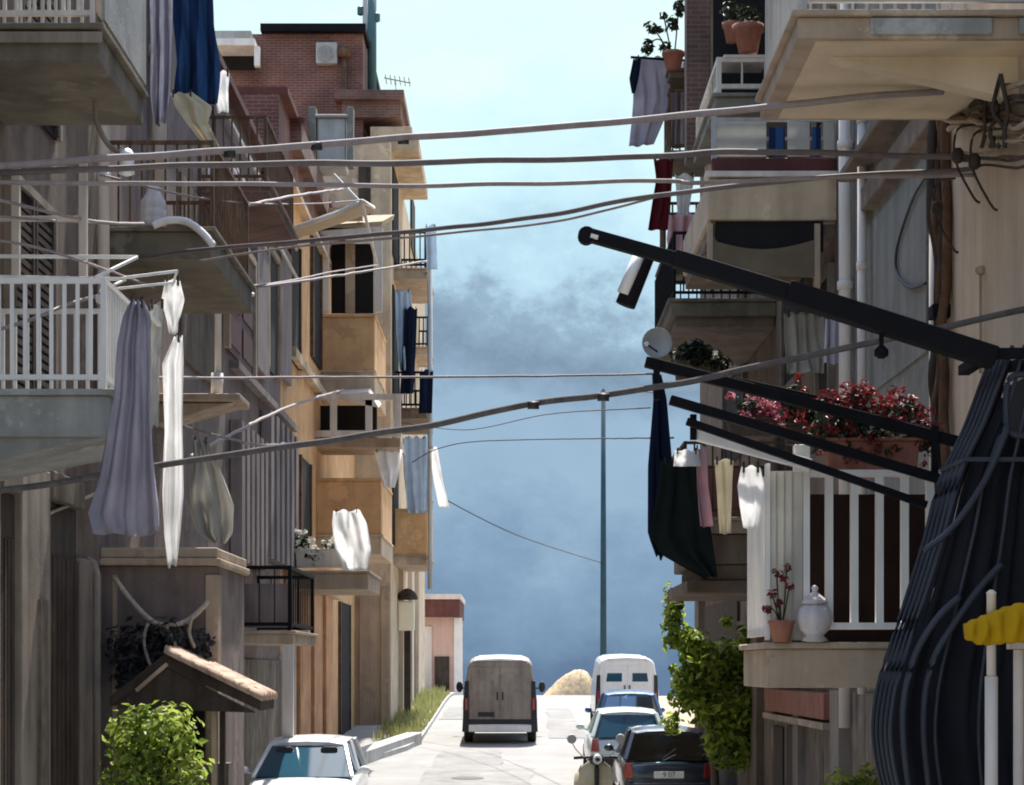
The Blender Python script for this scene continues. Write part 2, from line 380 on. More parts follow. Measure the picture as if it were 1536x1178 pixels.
def window(root, s, xf, y0, y1, z0, z1, fm, pm, shut=None, name='window'):
    mb = MB(); w = .07
    for (a,b,c,d) in ((y0,y0+w,z0,z1),(y1-w,y1,z0,z1),(y0+w,y1-w,z1-w,z1),(y0+w,y1-w,z0,z0+w)): fbox(mb, s, xf, a,b,c,d, -.03, .06)
    ym = (y0+y1)/2; fbox(mb, s, xf, ym-.03, ym+.03, z0+w, z1-w, -.03, .045)
    fbox(mb, s, xf, y0-.06, y1+.06, z0-.09, z0-.002, -.03, .13)
    o = mb.build(name, fm, root)
    q = MB(); fbox(q, s, xf, y0+w, y1-w, z0+w, z1-w, -.02, .012); q.build('pane', pm, o)
    if shut:
        for (a,b) in ((y0-.02-(y1-y0)*.45, y0-.02), (y1+.02, y1+.02+(y1-y0)*.45)):
            q = MB(); fbox(q, s, xf, a, b, z0, z1, .005, .045)
            n = int((z1-z0)/.09)
            for i in range(n): fbox(q, s, xf, a+.06, b-.06, z0+.05+i*(z1-z0-.1)/n, z0+.05+(i+.6)*(z1-z0-.1)/n, .05, .062)
            q.build('shutter', shut, o)
    return o
def balcony(root, x0, x1, y0, y1, z0, z1, mat, rail=None, rm=None, h=1.0, sp=.105, r=.011, railw=.02, side=1, lip=.05, parapet=None, pm=None, inset=.06):
    """slab between the facade (x0) and its free edge (x1); railing or solid parapet on three sides"""
    mb = MB(); mb.box(x0, x1, y0, y1, z0, z1-lip); e = .04*side
    mb.box(x0, x1+e, y0-.04, y1+.04, z1-lip+.001, z1)
    o = mb.build('balcony', mat, root, bev=.012)
    if rail:
        q = MB(); i = .06*side
        railing(q, [(x0,y0+inset),(x1-i,y0+inset),(x1-i,y1-.06),(x0,y1-.06)], z1+.03, h, sp, r, railw); q.build('railing', rm, o)
    if parapet:
        q = MB(); t = .12*side
        q.box(x0, x1, y0+.005, y0+.12, z1, z1+parapet); q.box(x1-t, x1, y0+.121, y1-.121, z1, z1+parapet); q.box(x0, x1, y1-.12, y1-.005, z1, z1+parapet)
        q.box(x0, x1+.03*side, y0-.03, y0+.15, z1+parapet+.002, z1+parapet+.07); q.box(x1-.15*side, x1+.03*side, y0+.151, y1-.151, z1+parapet+.002, z1+parapet+.07)
        q.build('parapet', pm, o, bev=.015)
    return o
# ---------------------------------------------------------------- camera, sun, sky
cam = bpy.data.cameras.new('camera'); co = bpy.data.objects.new('camera', cam); COL.objects.link(co)
co.location = (0, 0, EYE); co.rotation_euler = (R(90), 0, 0); cam.sensor_width = 36; cam.lens = F/1536*36
cam.shift_y = (HY-589)/1536; cam.clip_end = 9000; cam.clip_start = .1; sc.camera = co
SUN_EL, SUN_AZ = R(62), R(7)
sun = bpy.data.lights.new('sun', 'SUN'); sun.energy = 4.2; sun.angle = R(.55); sun.color = (1,.95,.87)
so = bpy.data.objects.new('sun', sun); COL.objects.link(so)
sd = V((math.sin(SUN_AZ)*math.cos(SUN_EL), math.cos(SUN_AZ)*math.cos(SUN_EL), math.sin(SUN_EL)))
so.rotation_euler = sd.to_track_quat('Z', 'Y').to_euler(); so.location = (0,0,60)
w = bpy.data.worlds.new('World'); sc.world = w; w.use_nodes = True
nt = w.node_tree; L = nt.links.new; bg = nt.nodes['Background']
sky = node(nt, 'ShaderNodeTexSky', sky_type='NISHITA', sun_disc=False, sun_elevation=SUN_EL, sun_rotation=SUN_AZ)
sky.air_density = 1.2; sky.dust_density = 1.5
tc = node(nt, 'ShaderNodeTexCoord'); sp = node(nt, 'ShaderNodeSeparateXYZ'); L(tc.outputs['Generated'], sp.inputs[0])
mp = node(nt, 'ShaderNodeMapping'); mp.inputs['Scale'].default_value = (7,7,10); mp.inputs['Location'].default_value = (.9,0,.35); L(tc.outputs['Generated'], mp.inputs[0])
n1 = node(nt, 'ShaderNodeTexNoise', Scale=1.5, Detail=12.0, Roughness=.66); L(mp.outputs[0], n1.inputs[0])
mp2 = node(nt, 'ShaderNodeMapping'); mp2.inputs['Scale'].default_value = (12,12,22); L(tc.outputs['Generated'], mp2.inputs[0])
n2 = node(nt, 'ShaderNodeTexNoise', Scale=1.0, Detail=8.0, Roughness=.6); L(mp2.outputs[0], n2.inputs[0])
# height plus a ragged edge -> where in the cloud bank we look
ma = node(nt, 'ShaderNodeMath', operation='MULTIPLY_ADD'); ma.inputs[1].default_value = .15; L(n1.outputs[0], ma.inputs[0]); L(sp.outputs[2], ma.inputs[2])
su = node(nt, 'ShaderNodeMath', operation='SUBTRACT'); su.inputs[1].default_value = .075; L(ma.outputs[0], su.inputs[0])
mul = node(nt, 'ShaderNodeMath', operation='MULTIPLY'); mul.inputs[1].default_value = 3.0; L(su.outputs[0], mul.inputs[0])
def lin(c): return tuple(((x/255+.055)/1.055)**2.4 if x > 10 else x/3294 for x in c)
K = 10.0
cr = ramp(nt, [(.0, lin((100,125,155))), (.07, lin((116,144,172))), (.17, lin((132,161,188))), (.27, lin((154,182,206))), (.37, lin((154,182,206))), (.47, lin((128,152,175))), (.53, lin((150,177,198))), (.57, lin((181,214,233))), (.64, lin((200,234,247))), (.72, lin((214,246,253))), (.84, lin((226,253,255)))])
L(mul.outputs[0], cr.inputs[0])
vr = ramp(nt, [(.3, (.92,.93,.94)), (.7, (1.05,1.05,1.04))]); L(n2.outputs[0], vr.inputs[0])
mm = node(nt, 'ShaderNodeMix', data_type='RGBA', blend_type='MULTIPLY'); mm.inputs[0].default_value = 1; mm.clamp_result = False
L(cr.outputs[0], mm.inputs[6]); L(vr.outputs[0], mm.inputs[7])
ms = node(nt, 'ShaderNodeMix', data_type='RGBA', blend_type='MULTIPLY'); ms.inputs[0].default_value = 1; ms.clamp_result = False
L(mm.outputs[2], ms.inputs[6]); SKYK = 2.95; ms.inputs[7].default_value = (SKYK,SKYK,SKYK,1)
# the bank thins into the clear sky higher up
mr = node(nt, 'ShaderNodeMapRange'); mr.inputs[1].default_value = .36; mr.inputs[2].default_value = .62; mr.clamp = True; L(su.outputs[0], mr.inputs[0])
mf = node(nt, 'ShaderNodeMix', data_type='RGBA'); mf.clamp_result = False
L(mr.outputs[0], mf.inputs[0]); L(ms.outputs[2], mf.inputs[6]); L(sky.outputs[0], mf.inputs[7])
L(mf.outputs[2], bg.inputs[0]); bg.inputs[1].default_value = .15
sc.view_settings.view_transform = 'Standard'; sc.view_settings.look = 'None'; sc.view_settings.gamma = 1; sc.view_settings.exposure = 1.28
sc.cycles.max_bounces = 6; sc.cycles.diffuse_bounces = 4; sc.cycles.filter_width = 1.9
sc.cycles.use_denoising = True
try: sc.cycles.denoiser = 'OPENIMAGEDENOISE'
except Exception: pass

# ---------------------------------------------------------------- ground
ys = [-300,-60,-20]+[i for i in range(-10,132,2)]+[140,160,200,260,340,400,600,1000,2000,4500]
xs = [-3000,-600,-150,-60,-25,-12,-6,0,6,12,25,60,150,600,3000]
mb = MB(); vs = [(x,y,g(y)-.03) for y in ys for x in xs]; n = len(xs)
mb.add(vs, [(j*n+i, j*n+i+1, (j+1)*n+i+1, (j+1)*n+i) for j in range(len(ys)-1) for i in range(n-1)])
structure(mb.build('ground', earth_mat, loc=(0,0,0), smooth=True, recalc=False))
def xl(y): return -4.05 if y < 40 else -4.05+1.75*min(1,(y-40)/9)
def xr(y): return 3.45
def strip(name, mat, fa, fb, y0, y1, dz, step=2, thick=None, cuts=6):
    mb = MB(); q = []; y = y0; N = 0
    while y <= y1:
        a, b = fa(y), fb(y)
        q += [(a+(b-a)*i/cuts, y, g(y)+dz) for i in range(cuts+1)]; N += 1; y += step
    c = cuts+1
    mb.add(q, [(j*c+i, j*c+i+1, (j+1)*c+i+1, (j+1)*c+i) for j in range(N-1) for i in range(cuts)])
    if thick:
        m2 = len(mb.v); 
        for side in (0, c-1):
            k = len(mb.v)
            for j in range(N): p = mb.v[j*c+side]; mb.v += [V(p), V((p.x,p.y,p.z-thick))]
            mb.f += [[k+2*j, k+2*j+2, k+2*j+3, k+2*j+1] for j in range(N-1)]
    return structure(mb.build(name, mat, loc=(0,0,0), recalc=False))
strip('road', road_mat, xl, xr, -10, 128, .0)
def patch(name, mat, pts, dz):
    mb = MB(); c = V((sum(p[0] for p in pts)/len(pts), sum(p[1] for p in pts)/len(pts), 0)); n = len(pts)
    ring = lambda k: [(c.x+(p[0]-c.x)*k, c.y+(p[1]-c.y)*k, g(c.y+(p[1]-c.y)*k)+dz) for p in pts]
    vs = []
    for k in (1,.75,.5,.25): vs += ring(k)
    vs.append((c.x,c.y,g(c.y)+dz)); fs = [(j*n+i,j*n+(i+1)%n,(j+1)*n+(i+1)%n,(j+1)*n+i) for j in range(3) for i in range(n)]+[(3*n+i,3*n+(i+1)%n,4*n) for i in range(n)]
    return mb.add(vs, fs).build(name, mat, recalc=False)
for pts in ([(-1.9,37),(.3,36.6),(.5,43),(-.2,43.3),(-.3,48),(-1.7,47.6)], [(1.0,52),(2.0,52.1),(1.9,66),(1.1,65.6)], [(-2.2,60),(-.6,60.3),(-.5,67),(-2.1,66.5)]):
    q = []
    for i in range(len(pts)):
        a, b = V(pts[i]+(0,)), V(pts[(i+1)%len(pts)]+(0,))
        for k in range(8): p = a.lerp(b, k/8); q.append((p.x+rnd.uniform(-.05,.05), p.y+rnd.uniform(-.08,.08)))
    structure(patch('road_patch', asphalt_mat, q, .012))
mh = patch('manhole_cover', iron_grey, [(-.9+.33*math.cos(6.2832*i/24), 40.6+.33*math.sin(6.2832*i/24)) for i in range(24)], .02); tag(mh, 'round grey manhole cover set in the road behind the van', 'manhole cover')
strip('right_kerb', kerb_mat, xr, lambda y: xr(y)+.14, -10, 100, .12, thick=.2, cuts=1)
strip('right_pavement', road_mat, lambda y: xr(y)+.141, lambda y: 4.6, -10, 100, .115, thick=.2, cuts=2)
strip('left_kerb', kerb_mat, lambda y: xl(y)-.14, xl, -10, 90, .12, thick=.2, cuts=1)
strip('left_pavement', road_mat, lambda y: -4.9, lambda y: xl(y)-.141, -10, 90, .115, thick=.2, cuts=2)
# whitewashed low kerb wall in front of the doorway beyond the white car
mb = MB()
for (a, b, h) in ((38.2, 44, .34), (44.02, 50, .3)):
    mb.hexa([(xl(a)-.34,a,g(a)-.1),(xl(a)+.05,a,g(a)-.1),(xl(b)+.05,b,g(b)-.1),(xl(b)-.34,b,g(b)-.1),(xl(a)-.34,a,g(a)+h),(xl(a)+.05,a,g(a)+h),(xl(b)+.05,b,g(b)+h),(xl(b)-.34,b,g(b)+h)])
tag(mb.build('low_wall', kerb_mat, bev=.02), 'low whitewashed kerb wall along the left road edge beyond the white car', 'wall')
# verge
mb = MB()
for i in range(2600):
    y = rnd.uniform(49, 76); a = xl(y)-.05; x = a-rnd.random()**1.5*1.15
    h = rnd.uniform(.1,.42)*(1 if x < a-.15 else .5); b = rnd.uniform(0,6.28); t = rnd.uniform(.01,.03); z = g(y)+.1
    dx, dy = math.cos(b)*t, math.sin(b)*t; lx, ly = rnd.uniform(-.25,.25)*h, rnd.uniform(-.25,.25)*h
    mb.add([(x-dx,y-dy,z),(x+dx,y+dy,z),(x+lx*.5+dx*.7,y+ly*.5+dy*.7,z+h*.6),(x+lx,y+ly,z+h)], [(0,1,2),(0,2,3)])
tag(mb.build('grass', grass_mat, recalc=False), 'tall dry green weeds on the left verge before the crest', 'grass', kind='stuff')
# mound at the crest
mb = MB(); vs = []; fs = []
for j in range(17):
    for i in range(40):
        a = 6.2832*i/40; r_ = j/16; xx, yy = r_*math.cos(a)*(2.0 if math.cos(a) < 0 else .75), r_*math.sin(a)*1.3
        h = 1.5*(1-r_*r_)**(1.1 if math.cos(a) < 0 else .8)+.13*noise.noise(V((xx*1.7,yy*1.7,1)))+.05*noise.noise(V((xx*7,yy*7,4)))
        vs.append((X(874,88)+xx, 88+yy, .85+max(-.3,h)))
for j in range(16):
    for i in range(40): fs.append((j*40+i, j*40+(i+1)%40, (j+1)*40+(i+1)%40, (j+1)*40+i))
mb.add(vs, fs); o = mb.build('straw_mound', straw_mat, smooth=True); tag(o, 'rounded straw coloured mound beside the road at the crest', 'mound')

# ================================================================ LEFT SIDE
XL = -4.4
# ---- nearest house on the left
h1 = empty('stone_house', (XL-.0, 21.18, 0), 'nearest left house, dark weathered plaster with two balconies and timber doors', 'house')
mb = MB(); mb.box(-11, XL, 8, 21.16, -1, 13.2); mb.build('wall', brown_plaster, h1)
mb = MB(); feat(mb, 1, XL, 16, 60, 700, 1400, -.02, .1); feat(mb, 1, XL, 112, 137, 840, 1400, -.02, .07); feat(mb,1,XL,-40,-16,690,1400,-.02,.1); mb.each('pilaster', pale_stone, h1, bev=.015)
mb = MB(); feat(mb, 1, XL, -15, 15, 740, 1400, -.02, .04); 
for i in range(6): fbox(mb, 1, XL, 16.75+i*.12, 16.83+i*.12, -.5, 3.6, .04, .06)
mb.build('door', dark_wood, h1)
o = MB(); feat(o, 1, XL, 62, 108, 760, 1400, -.02, .03); 
for i in range(7): fbox(o, 1, XL, 18.75+i*.19, 18.9+i*.19, -.8, 3.55, .03, .055)
o = o.build('door', dark_wood, h1); q = MB(); fbox(q, 1, XL, 18.85, 18.9, 1.0, 1.25, .055, .1); q.build('handle', iron, o)
mb = MB(); feat(mb, 1, XL, 62, 110, 715, 758, -.02, .12); feat(mb,1,XL,-15,15,705,738,-.02,.12); mb.each('lintel', dark_concrete, h1, bev=.02)
mb = MB(); feat(mb, 1, XL, 40, 52, 900, 1400, .1, .13); mb.build('plank', grey_wood, h1)
mb = MB(); mb.tube([(XL+.1,20.7,-.6),(XL+.1,20.7,Z(862,20.7)),(XL+.06,20.72,Z(845,20.7)),(XL-.05,20.8,Z(838,20.7))], .045, 10); mb.build('drainpipe', pale_stone, h1, smooth=True)
mb = MB(); mb.tube([(XL+.1,21.05,5.3),(XL+.1,21.05,13)], .065, 12)
for z in (6.3,7.6,9.1,10.6): mb.tube([(XL+.1,21.05,z),(XL+.1,21.05,z+.1)], .08, 12)
mb.build('downpipe', cream_paint, h1, smooth=True)
# shuttered french doors on both storeys
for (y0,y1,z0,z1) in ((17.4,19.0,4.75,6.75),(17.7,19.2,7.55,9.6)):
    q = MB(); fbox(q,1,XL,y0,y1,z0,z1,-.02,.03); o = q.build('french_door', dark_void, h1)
    q = MB(); 
    for (a,b) in ((y0-.08,y0),(y1,y1+.08)): fbox(q,1,XL,a,b,z0,z1+.08,-.02,.07)
    fbox(q,1,XL,y0,y1,z1+.001,z1+.08,-.02,.07); q.build('frame', pale_stone, o)
    q = MB()
    for k in range(2):
        a = y0+.02+k*(y1-y0)/2; b = a+(y1-y0)/2-.05
        for (c,d) in ((a,a+.07),(b-.07,b)): fbox(q,1,XL,c,d,z0+.02,z1-.02,.03,.07)
        for i in range(22): fbox(q,1,XL,a+.071,b-.071,z0+.1+i*(z1-z0-.2)/22,z0+.15+i*(z1-z0-.2)/22,.03,.06)
    q.build('shutter', dark_wood, o)
b1 = balcony(h1, XL, -3.2, 15.5, 17.35, Z(92,15.5), Z(36,15.5), dark_concrete, True, cream_paint, .98, .11, .012)
q = MB(); q.box(-3.19, -3.165, 15.55, 17.3, Z(36,15.5)+.05, Z(36,15.5)+1.0); q.build('screen', concrete, b1)
q = MB(); q.box(XL, -3.17, 15.46, 15.478, Z(66,15.5), Z(50,15.5)); q.each('moulding', pale_stone, b1)
# pulley bracket hanging from its underside
q = MB(); z = Z(92,15.5); q.tube(spline([(-3.45,16.6,z+.02),(-3.45,16.6,z-.16),(-3.35,16.6,z-.36),(-3.2,16.6,z-.46)]), .022, 8); o = q.build('bracket', pale_stone, b1, smooth=True)
q = MB(); q.lathe((-3.2,16.6,z-.62), [(.02,0),(.07,.02),(.06,.1),(.075,.16),(.04,.22)], 12); q.build('insulator', bottle_mat, b1, smooth=True)
b2 = balcony(h1, XL, X(165,15.5), 15.5, 16.95, Z(655,15.5), Z(584,15.5), concrete, True, white_paint, .82, .105, .0135, .02)
q = MB(); q.prism([(XL,15.55,Z(655,15.5)-.001),(X(150,15.5),15.55,Z(655,15.5)-.001),(XL,15.55,Z(655,15.5)-.24)], (0,1.3,0)); q.build('corbel', concrete, b2)
# ---- second house
h2 = empty('shuttered_house', (XL, 38, 0), 'second left house, mauve grey plaster with ribbed shutters and a projecting bay', 'house')
mb = MB(); mb.box(-11, XL, 21.19, 37.99, -1, 11.3); mb.build('wall', mauve_plaster, h2)
mb = MB(); mb.box(-11.1, XL+.16, 21.2, 37.9, 11.301, 11.42); mb.box(-10.9,XL+.1,21.3,37.8,11.421,11.5); mb.build('roof', red_tile, h2)
ba = balcony(h2, XL, X(320,21.4), 21.3, 24.6, Z(392,21.4), Z(344,21.4), dark_concrete, True, rust_mat, .98, .13, .011, inset=.42)
q = MB(); q.tube(spline([(X(232,21.3),21.2,Z(342,21.3)),(X(255,21.3),21.2,Z(334,21.3)),(X(282,21.3),21.2,Z(336,21.3)),(X(305,21.3),21.2,Z(352,21.3)),(X(322,21.3),21.2,Z(372,21.3))]), .04, 8); q.build('edge_strip', white_paint, ba, smooth=True)
mb = MB(); mb.tube([(XL+.11,24.25,Z(330,24.25)),(XL+.11,24.25,11.2)], .1, 12)
for z in (8.6,9.9): mb.tube([(XL+.11,24.25,z),(XL+.11,24.25,z+.12)], .13, 12)
mb.build('downpipe', cream_paint, h2, smooth=True)
# the bay
mb = MB(); mb.box(XL, X(325,21.4), 21.4, 23.6, -1, Z(850,21.4)); bay = mb.build('bay', mauve_plaster, h2)
mb = MB(); mb.box(XL, X(333,21.4), 21.3, 23.7, Z(849,21.4), Z(838,21.4)); mb.box(XL, X(328,21.4), 21.34, 23.66, Z(837.9,21.4), Z(822,21.4)); mb.build('cornice', warm_stone, bay, bev=.02)
mb = MB(); mb.box(X(308,21.4), X(328,21.4), 21.37, 21.62, -1, Z(862,21.4)); mb.box(X(168,21.4),X(176,21.4),21.38,21.5,-1,Z(862,21.4)); mb.each('trim', warm_stone, bay, bev=.015)
mb = MB(); mb.box(X(255,21.4), X(306,21.4), 21.36, 21.42, 0, Z(1058,21.4)); mb.build('door', dark_void, bay)
# white pipe from the balcony to a small shelf
mb = MB(); d = 24.9; mb.tube([(X(327,d),d,Z(350,d)),(X(327,d),d,Z(560,d))], .042, 10); mb.tube([(X(326,d),d,Z(560,d)),(X(325,d),d,Z(592,d))], .075, 10)
mb.tube([(X(322,d),d,Z(432,d)),(X(372,d),d+.5,Z(431,d))], .028, 8); mb.build('downpipe', white_paint, h2, smooth=True)
mb = MB(); mb.box(XL, X(365,24.9), 24.6, 25.5, Z(606,24.9), Z(595,24.9)); mb.prism([(XL,24.7,Z(607,24.9)),(X(352,24.9),24.7,Z(607,24.9)),(XL,24.7,Z(640,24.9))],(0,.7,0)); mb.build('shelf', warm_stone, h2, bev=.02)
# upper storey openings and lower storey roller shutters
for (p0,p1,q0,q1,m,nm) in ((338,376,372,545,red_door,'door'),(398,413,385,560,dark_void,'door'),(268,322,300,560,brown_plaster,'panel')):
    q = MB(); feat(q,1,XL,p0,p1,q0,q1,-.02,.04)
    d0,d1 = dep(p0,XL),dep(p1,XL); dm=(d0+d1)/2
    if m is red_door:
        for k in range(2):
            for j in range(3):
                a = d0+.15+k*(d1-d0)/2; z0 = Z(q1,dm)+.12+j*(Z(q0,dm)-Z(q1,dm))/3
                fbox(q,1,XL,a,a+(d1-d0)/2-.3,z0,z0+.45,.04,.06)
    o = q.build(nm, m, h2)
    if nm == 'door':
        q = MB()
        for (a,b) in ((d0-.22,d0),(d1,d1+.22)): fbox(q,1,XL,a,b,Z(q1,dm),Z(q0,dm)+.1,-.02,.09)
        fbox(q,1,XL,d0,d1,Z(q0,dm)+.001,Z(q0,dm)+.12,-.02,.09); q.build('frame', warm_stone, o)
for (p0,p1,q0,q1) in ((344,388,650,850),(390,436,640,848)):
    q = MB(); d0,d1 = dep(p0,XL),dep(p1,XL); dm = (d0+d1)/2; z0,z1 = Z(q1,dm),Z(q0,dm)
    n = 6
    for i in range(n): fbox(q,1,XL,d0+(d1-d0)*i/n,d0+(d1-d0)*(i+.55)/n,z0,z1,.02,.2)
    k = MB(); fbox(k,1,XL,d0,d1,z0,z1,-.02,.02); k = k.build('ribbed_shutter', dark_wood, h2); q.build('ribs', louvre_mat, k)
mb = MB(); feat(mb,1,XL,345,436,596,606,-.02,.14); feat(mb,1,XL,378,396,372,560,-.02,.1); feat(mb,1,XL,414,430,372,570,-.02,.1); mb.each('moulding', louvre_mat, h2)
bc = balcony(h2, XL, X(440,31), 31, 34.6, Z(966,31), Z(946,31), warm_stone, True, iron, .95, .26, .009, .028)
q = MB(); q.box(XL+.02, X(430,31), 31.9, 31.93, Z(940,31), Z(872,31)); q.build('privacy_screen', louvre_mat, bc)
q = MB(); q.box(X(424,31), X(440,31), 30.98, 31.1, -.3, Z(967,31)); q.each('post', cream_paint, bc)
mb = MB(); feat(mb,1,XL,356,418,990,1300,-.02,.04); o = mb.build('door', grey_wood, h2); q = MB(); feat(q,1,XL,350,356,985,1300,-.02,.1); feat(q,1,XL,418,424,985,1300,-.02,.1); q.each('frame', cream_paint, o)
bd = balcony(h2, XL, X(404,28), 28, 31.5, Z(292,28), Z(274,28), dark_brick, True, rust_mat, .9, .12, .012)
q = MB(); feat(q,1,XL,318,365,205,300,-.02,.03); q.build('door', red_door, h2)
# ---- third house, tan, with solid balcony parapets
h3 = empty('tan_house', (XL, 56, 0), 'third left house, warm tan plaster with two solid balcony parapets', 'house')
mb = MB(); mb.box(-11, XL, 38.01, 55.99, -1, 11.9); mb.build('wall', tan_plaster, h3)
mb = MB(); mb.box(-11, XL-.03, 38.03, 55.97, 11.901, 13.4); mb.build('attic', brick, h3)
mb = MB(); mb.box(XL-.03, XL+.16, 38.03, 55.97, 11.901, 12.0); mb.build('moulding', sand_plaster, h3)
mb = MB(); mb.box(-11, XL+.14, 38.02, 55.9, 13.401, 13.52); mb.build('roof', red_tile, h3)
be = balcony(h3, XL, X(562,46), 46, 50, Z(592,46), Z(556,46), sand_plaster, parapet=Z(476,46)-Z(556,46), pm=tan_plaster)
q = MB()
for px in (488, 568): q.box(X(px-5,46), X(px+5,46), 46.03, 46.13, Z(474,46)+.1, Z(352,46))
q.box(X(480,46), X(574,46), 46.0, 46.16, Z(352,46), Z(342,46)); q.each('awning_post', cream_paint, be)
q = MB(); q.hexa([at(398,352,46.0),at(572,340,46.0),at(590,330,49.5),at(430,335,49.5),at(400,346,46.0),at(574,332,46.0),at(592,322,49.5),at(432,327,49.5)]); q.build('awning', canvas_mat, be)
q = MB(); q.hexa([at(440,335,45.9),at(545,332,45.9),at(545,332,46.4),at(440,335,46.4),at(455,318,45.9),at(538,306,45.9),at(538,306,46.4),at(455,318,46.4)]); q.build('valance', canvas_mat, be)
bf = balcony(h3, XL, X(572,45), 45, 49, Z(832,45), Z(802,45), sand_plaster, parapet=Z(722,45)-Z(802,45), pm=tan_plaster)
bg_ = balcony(h3, XL, X(552,38.6), 38.6, 42, Z(884,38.6), Z(856,38.6), warm_stone)
# white framed veranda window
q = MB(); d = 44.6
for px in (452, 500, 553, 596): q.box(X(px-5,d), X(px+5,d), d, d+.1, Z(652,d), Z(598,d))
for py in (655, 600): q.box(X(446,d), X(602,d), d-.02, d+.12, Z(py,d), Z(py-9,d))
o = q.build('veranda_frame', cream_paint, h3)
q = MB(); q.box(XL, X(600,d), d+.14, d+1.8, Z(670,d), Z(656,d)); q.build('veranda_floor', warm_stone, o)
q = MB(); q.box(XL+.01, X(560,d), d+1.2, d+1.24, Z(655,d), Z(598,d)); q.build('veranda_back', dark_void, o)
q = MB(); q.hexa([at(505,598,d),at(568,612,d),at(572,606,d+1.5),at(515,590,d+1.5),at(507,592,d),at(552,588,d),at(556,582,d+1.5),at(517,584,d+1.5)]); q.build('veranda_roof', cream_paint, o)
# openings on its facade
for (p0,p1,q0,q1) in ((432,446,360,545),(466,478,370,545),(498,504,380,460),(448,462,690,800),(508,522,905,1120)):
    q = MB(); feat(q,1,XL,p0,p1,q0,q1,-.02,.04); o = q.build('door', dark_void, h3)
    d0,d1 = dep(p0,XL),dep(p1,XL); dm=(d0+d1)/2; q = MB()
    for (a,b) in ((d0-.16,d0),(d1,d1+.16)): fbox(q,1,XL,a,b,Z(q1,dm),Z(q0,dm),-.02,.08)
    q.each('frame', rust_mat, o)
mb = MB()
for (a,b) in ((442,458),(464,476),(482,492)): feat(mb,1,XL,a,b,892,1160,-.02,.12)
mb.each('pilaster', ochre_plaster, h3, bev=.02)
mb = MB(); feat(mb,1,XL,441,494,892,1160,-.02,.03); mb.build('panel', ochre_plaster, h3)
mb = MB(); feat(mb,1,XL,440,500,880,890,-.02,.2); feat(mb,1,XL,432,530,602,614,-.02,.16); mb.each('moulding', sand_plaster, h3)
mb = MB(); d=39.4; mb.tube([(X(443,d)-.05,d,-.2),(X(443,d)-.05,d,Z(880,d))], .07, 10); mb.tube([(X(443,d)-.05,d,Z(950,d)),(X(462,d),d,Z(950,d))], .05, 8); mb.build('downpipe', cream_paint, h3, smooth=True)
# tilted canvas awning at the near end, with its stays
q = MB(); d = 38.4; e = 41.5
q.hexa([at(424,352,d),at(543,306,d),at(562,318,e),at(452,356,e),at(424,346,d),at(543,300,d),at(562,312,e),at(452,350,e)]); aw = q.build('awning', canvas_mat, h3)
q = MB(); q.tube([at(424,348,d-.05),at(500,322,d-.05),at(543,302,d-.05),at(560,312,e)], .045, 6); q.build('edge_pipe', cream_paint, aw, smooth=True)
q = MB(); q.bar(at(543,304,d-.04), at(566,400,d+3), .05,.05); q.build('stay', cream_paint, aw)
q = MB(); q.bar(at(540,304,d-.04), at(500,262,d+.2), .06,.06); q.build('stay', cream_paint, aw)
q = MB(); q.box(X(497,47),X(560,47),47,47.06,Z(470,47),Z(366,47)); q = q.build('glazing', dark_void, be)
k = MB(); k.box(X(518,46.9),X(532,46.9),46.9,46.98,Z(470,47),Z(362,47)); k.build('mullion', warm_stone, q)
# black joints beside the shuttered bays of the nearest house
for (p0,p1,q0,q1) in ((54,61,760,1400),(108.5,112,760,1400),(16,19,690,1400),(137.5,141,860,1400)):
    q = MB(); feat(q,1,XL,p0,p1,q0,q1,-.02,.012); q.build('recess', dark_void, h1)
# rails and boxes cluttering the upper floors of the shuttered and tan houses
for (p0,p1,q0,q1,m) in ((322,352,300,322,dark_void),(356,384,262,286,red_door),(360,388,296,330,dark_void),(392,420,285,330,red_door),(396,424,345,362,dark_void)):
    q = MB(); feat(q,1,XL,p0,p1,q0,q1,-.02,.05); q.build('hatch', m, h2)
for (p0,p1,q0,q1) in ((330,436,286,291),(330,436,334,339),(352,357,286,372),(384,388,286,372)):
    q = MB(); feat(q,1,XL,p0,p1,q0,q1,.1,.14); q.build('rail', cream_paint, h2)
# sloping brick gable on its roof
mb = MB(); d = 40; mb.prism([at(336,150,d),at(452,186,d),at(452,225,d),at(326,225,d)], (0,6,0)); gb = mb.build('lean_to', dark_brick, h3)
q = MB(); q.hexa([at(336,148.5,d-.2),at(456,186,d-.2),at(456,186,d+6.2),at(336,148.5,d+6.2),at(334,140,d-.2),at(458,178,d-.2),at(458,178,d+6.2),at(334,140,d+6.2)]); q.build('roof', red_tile, gb)
q = MB()
for (a,b) in ((462,474),(520,530)): q.box(X(a,44),X(b,44),44,44.3,13.5,Z(160,44))
q.each('chimney', grey_plaster, h3, bev=.02)
q = MB(); q.box(X(476,44),X(518,44),44.05,44.9,13.5,Z(176,44)); q.box(X(472,44),X(522,44),43.95,45,Z(176,44),Z(172,44)); q.build('water_tank', grey_metal, h3, bev=.03)
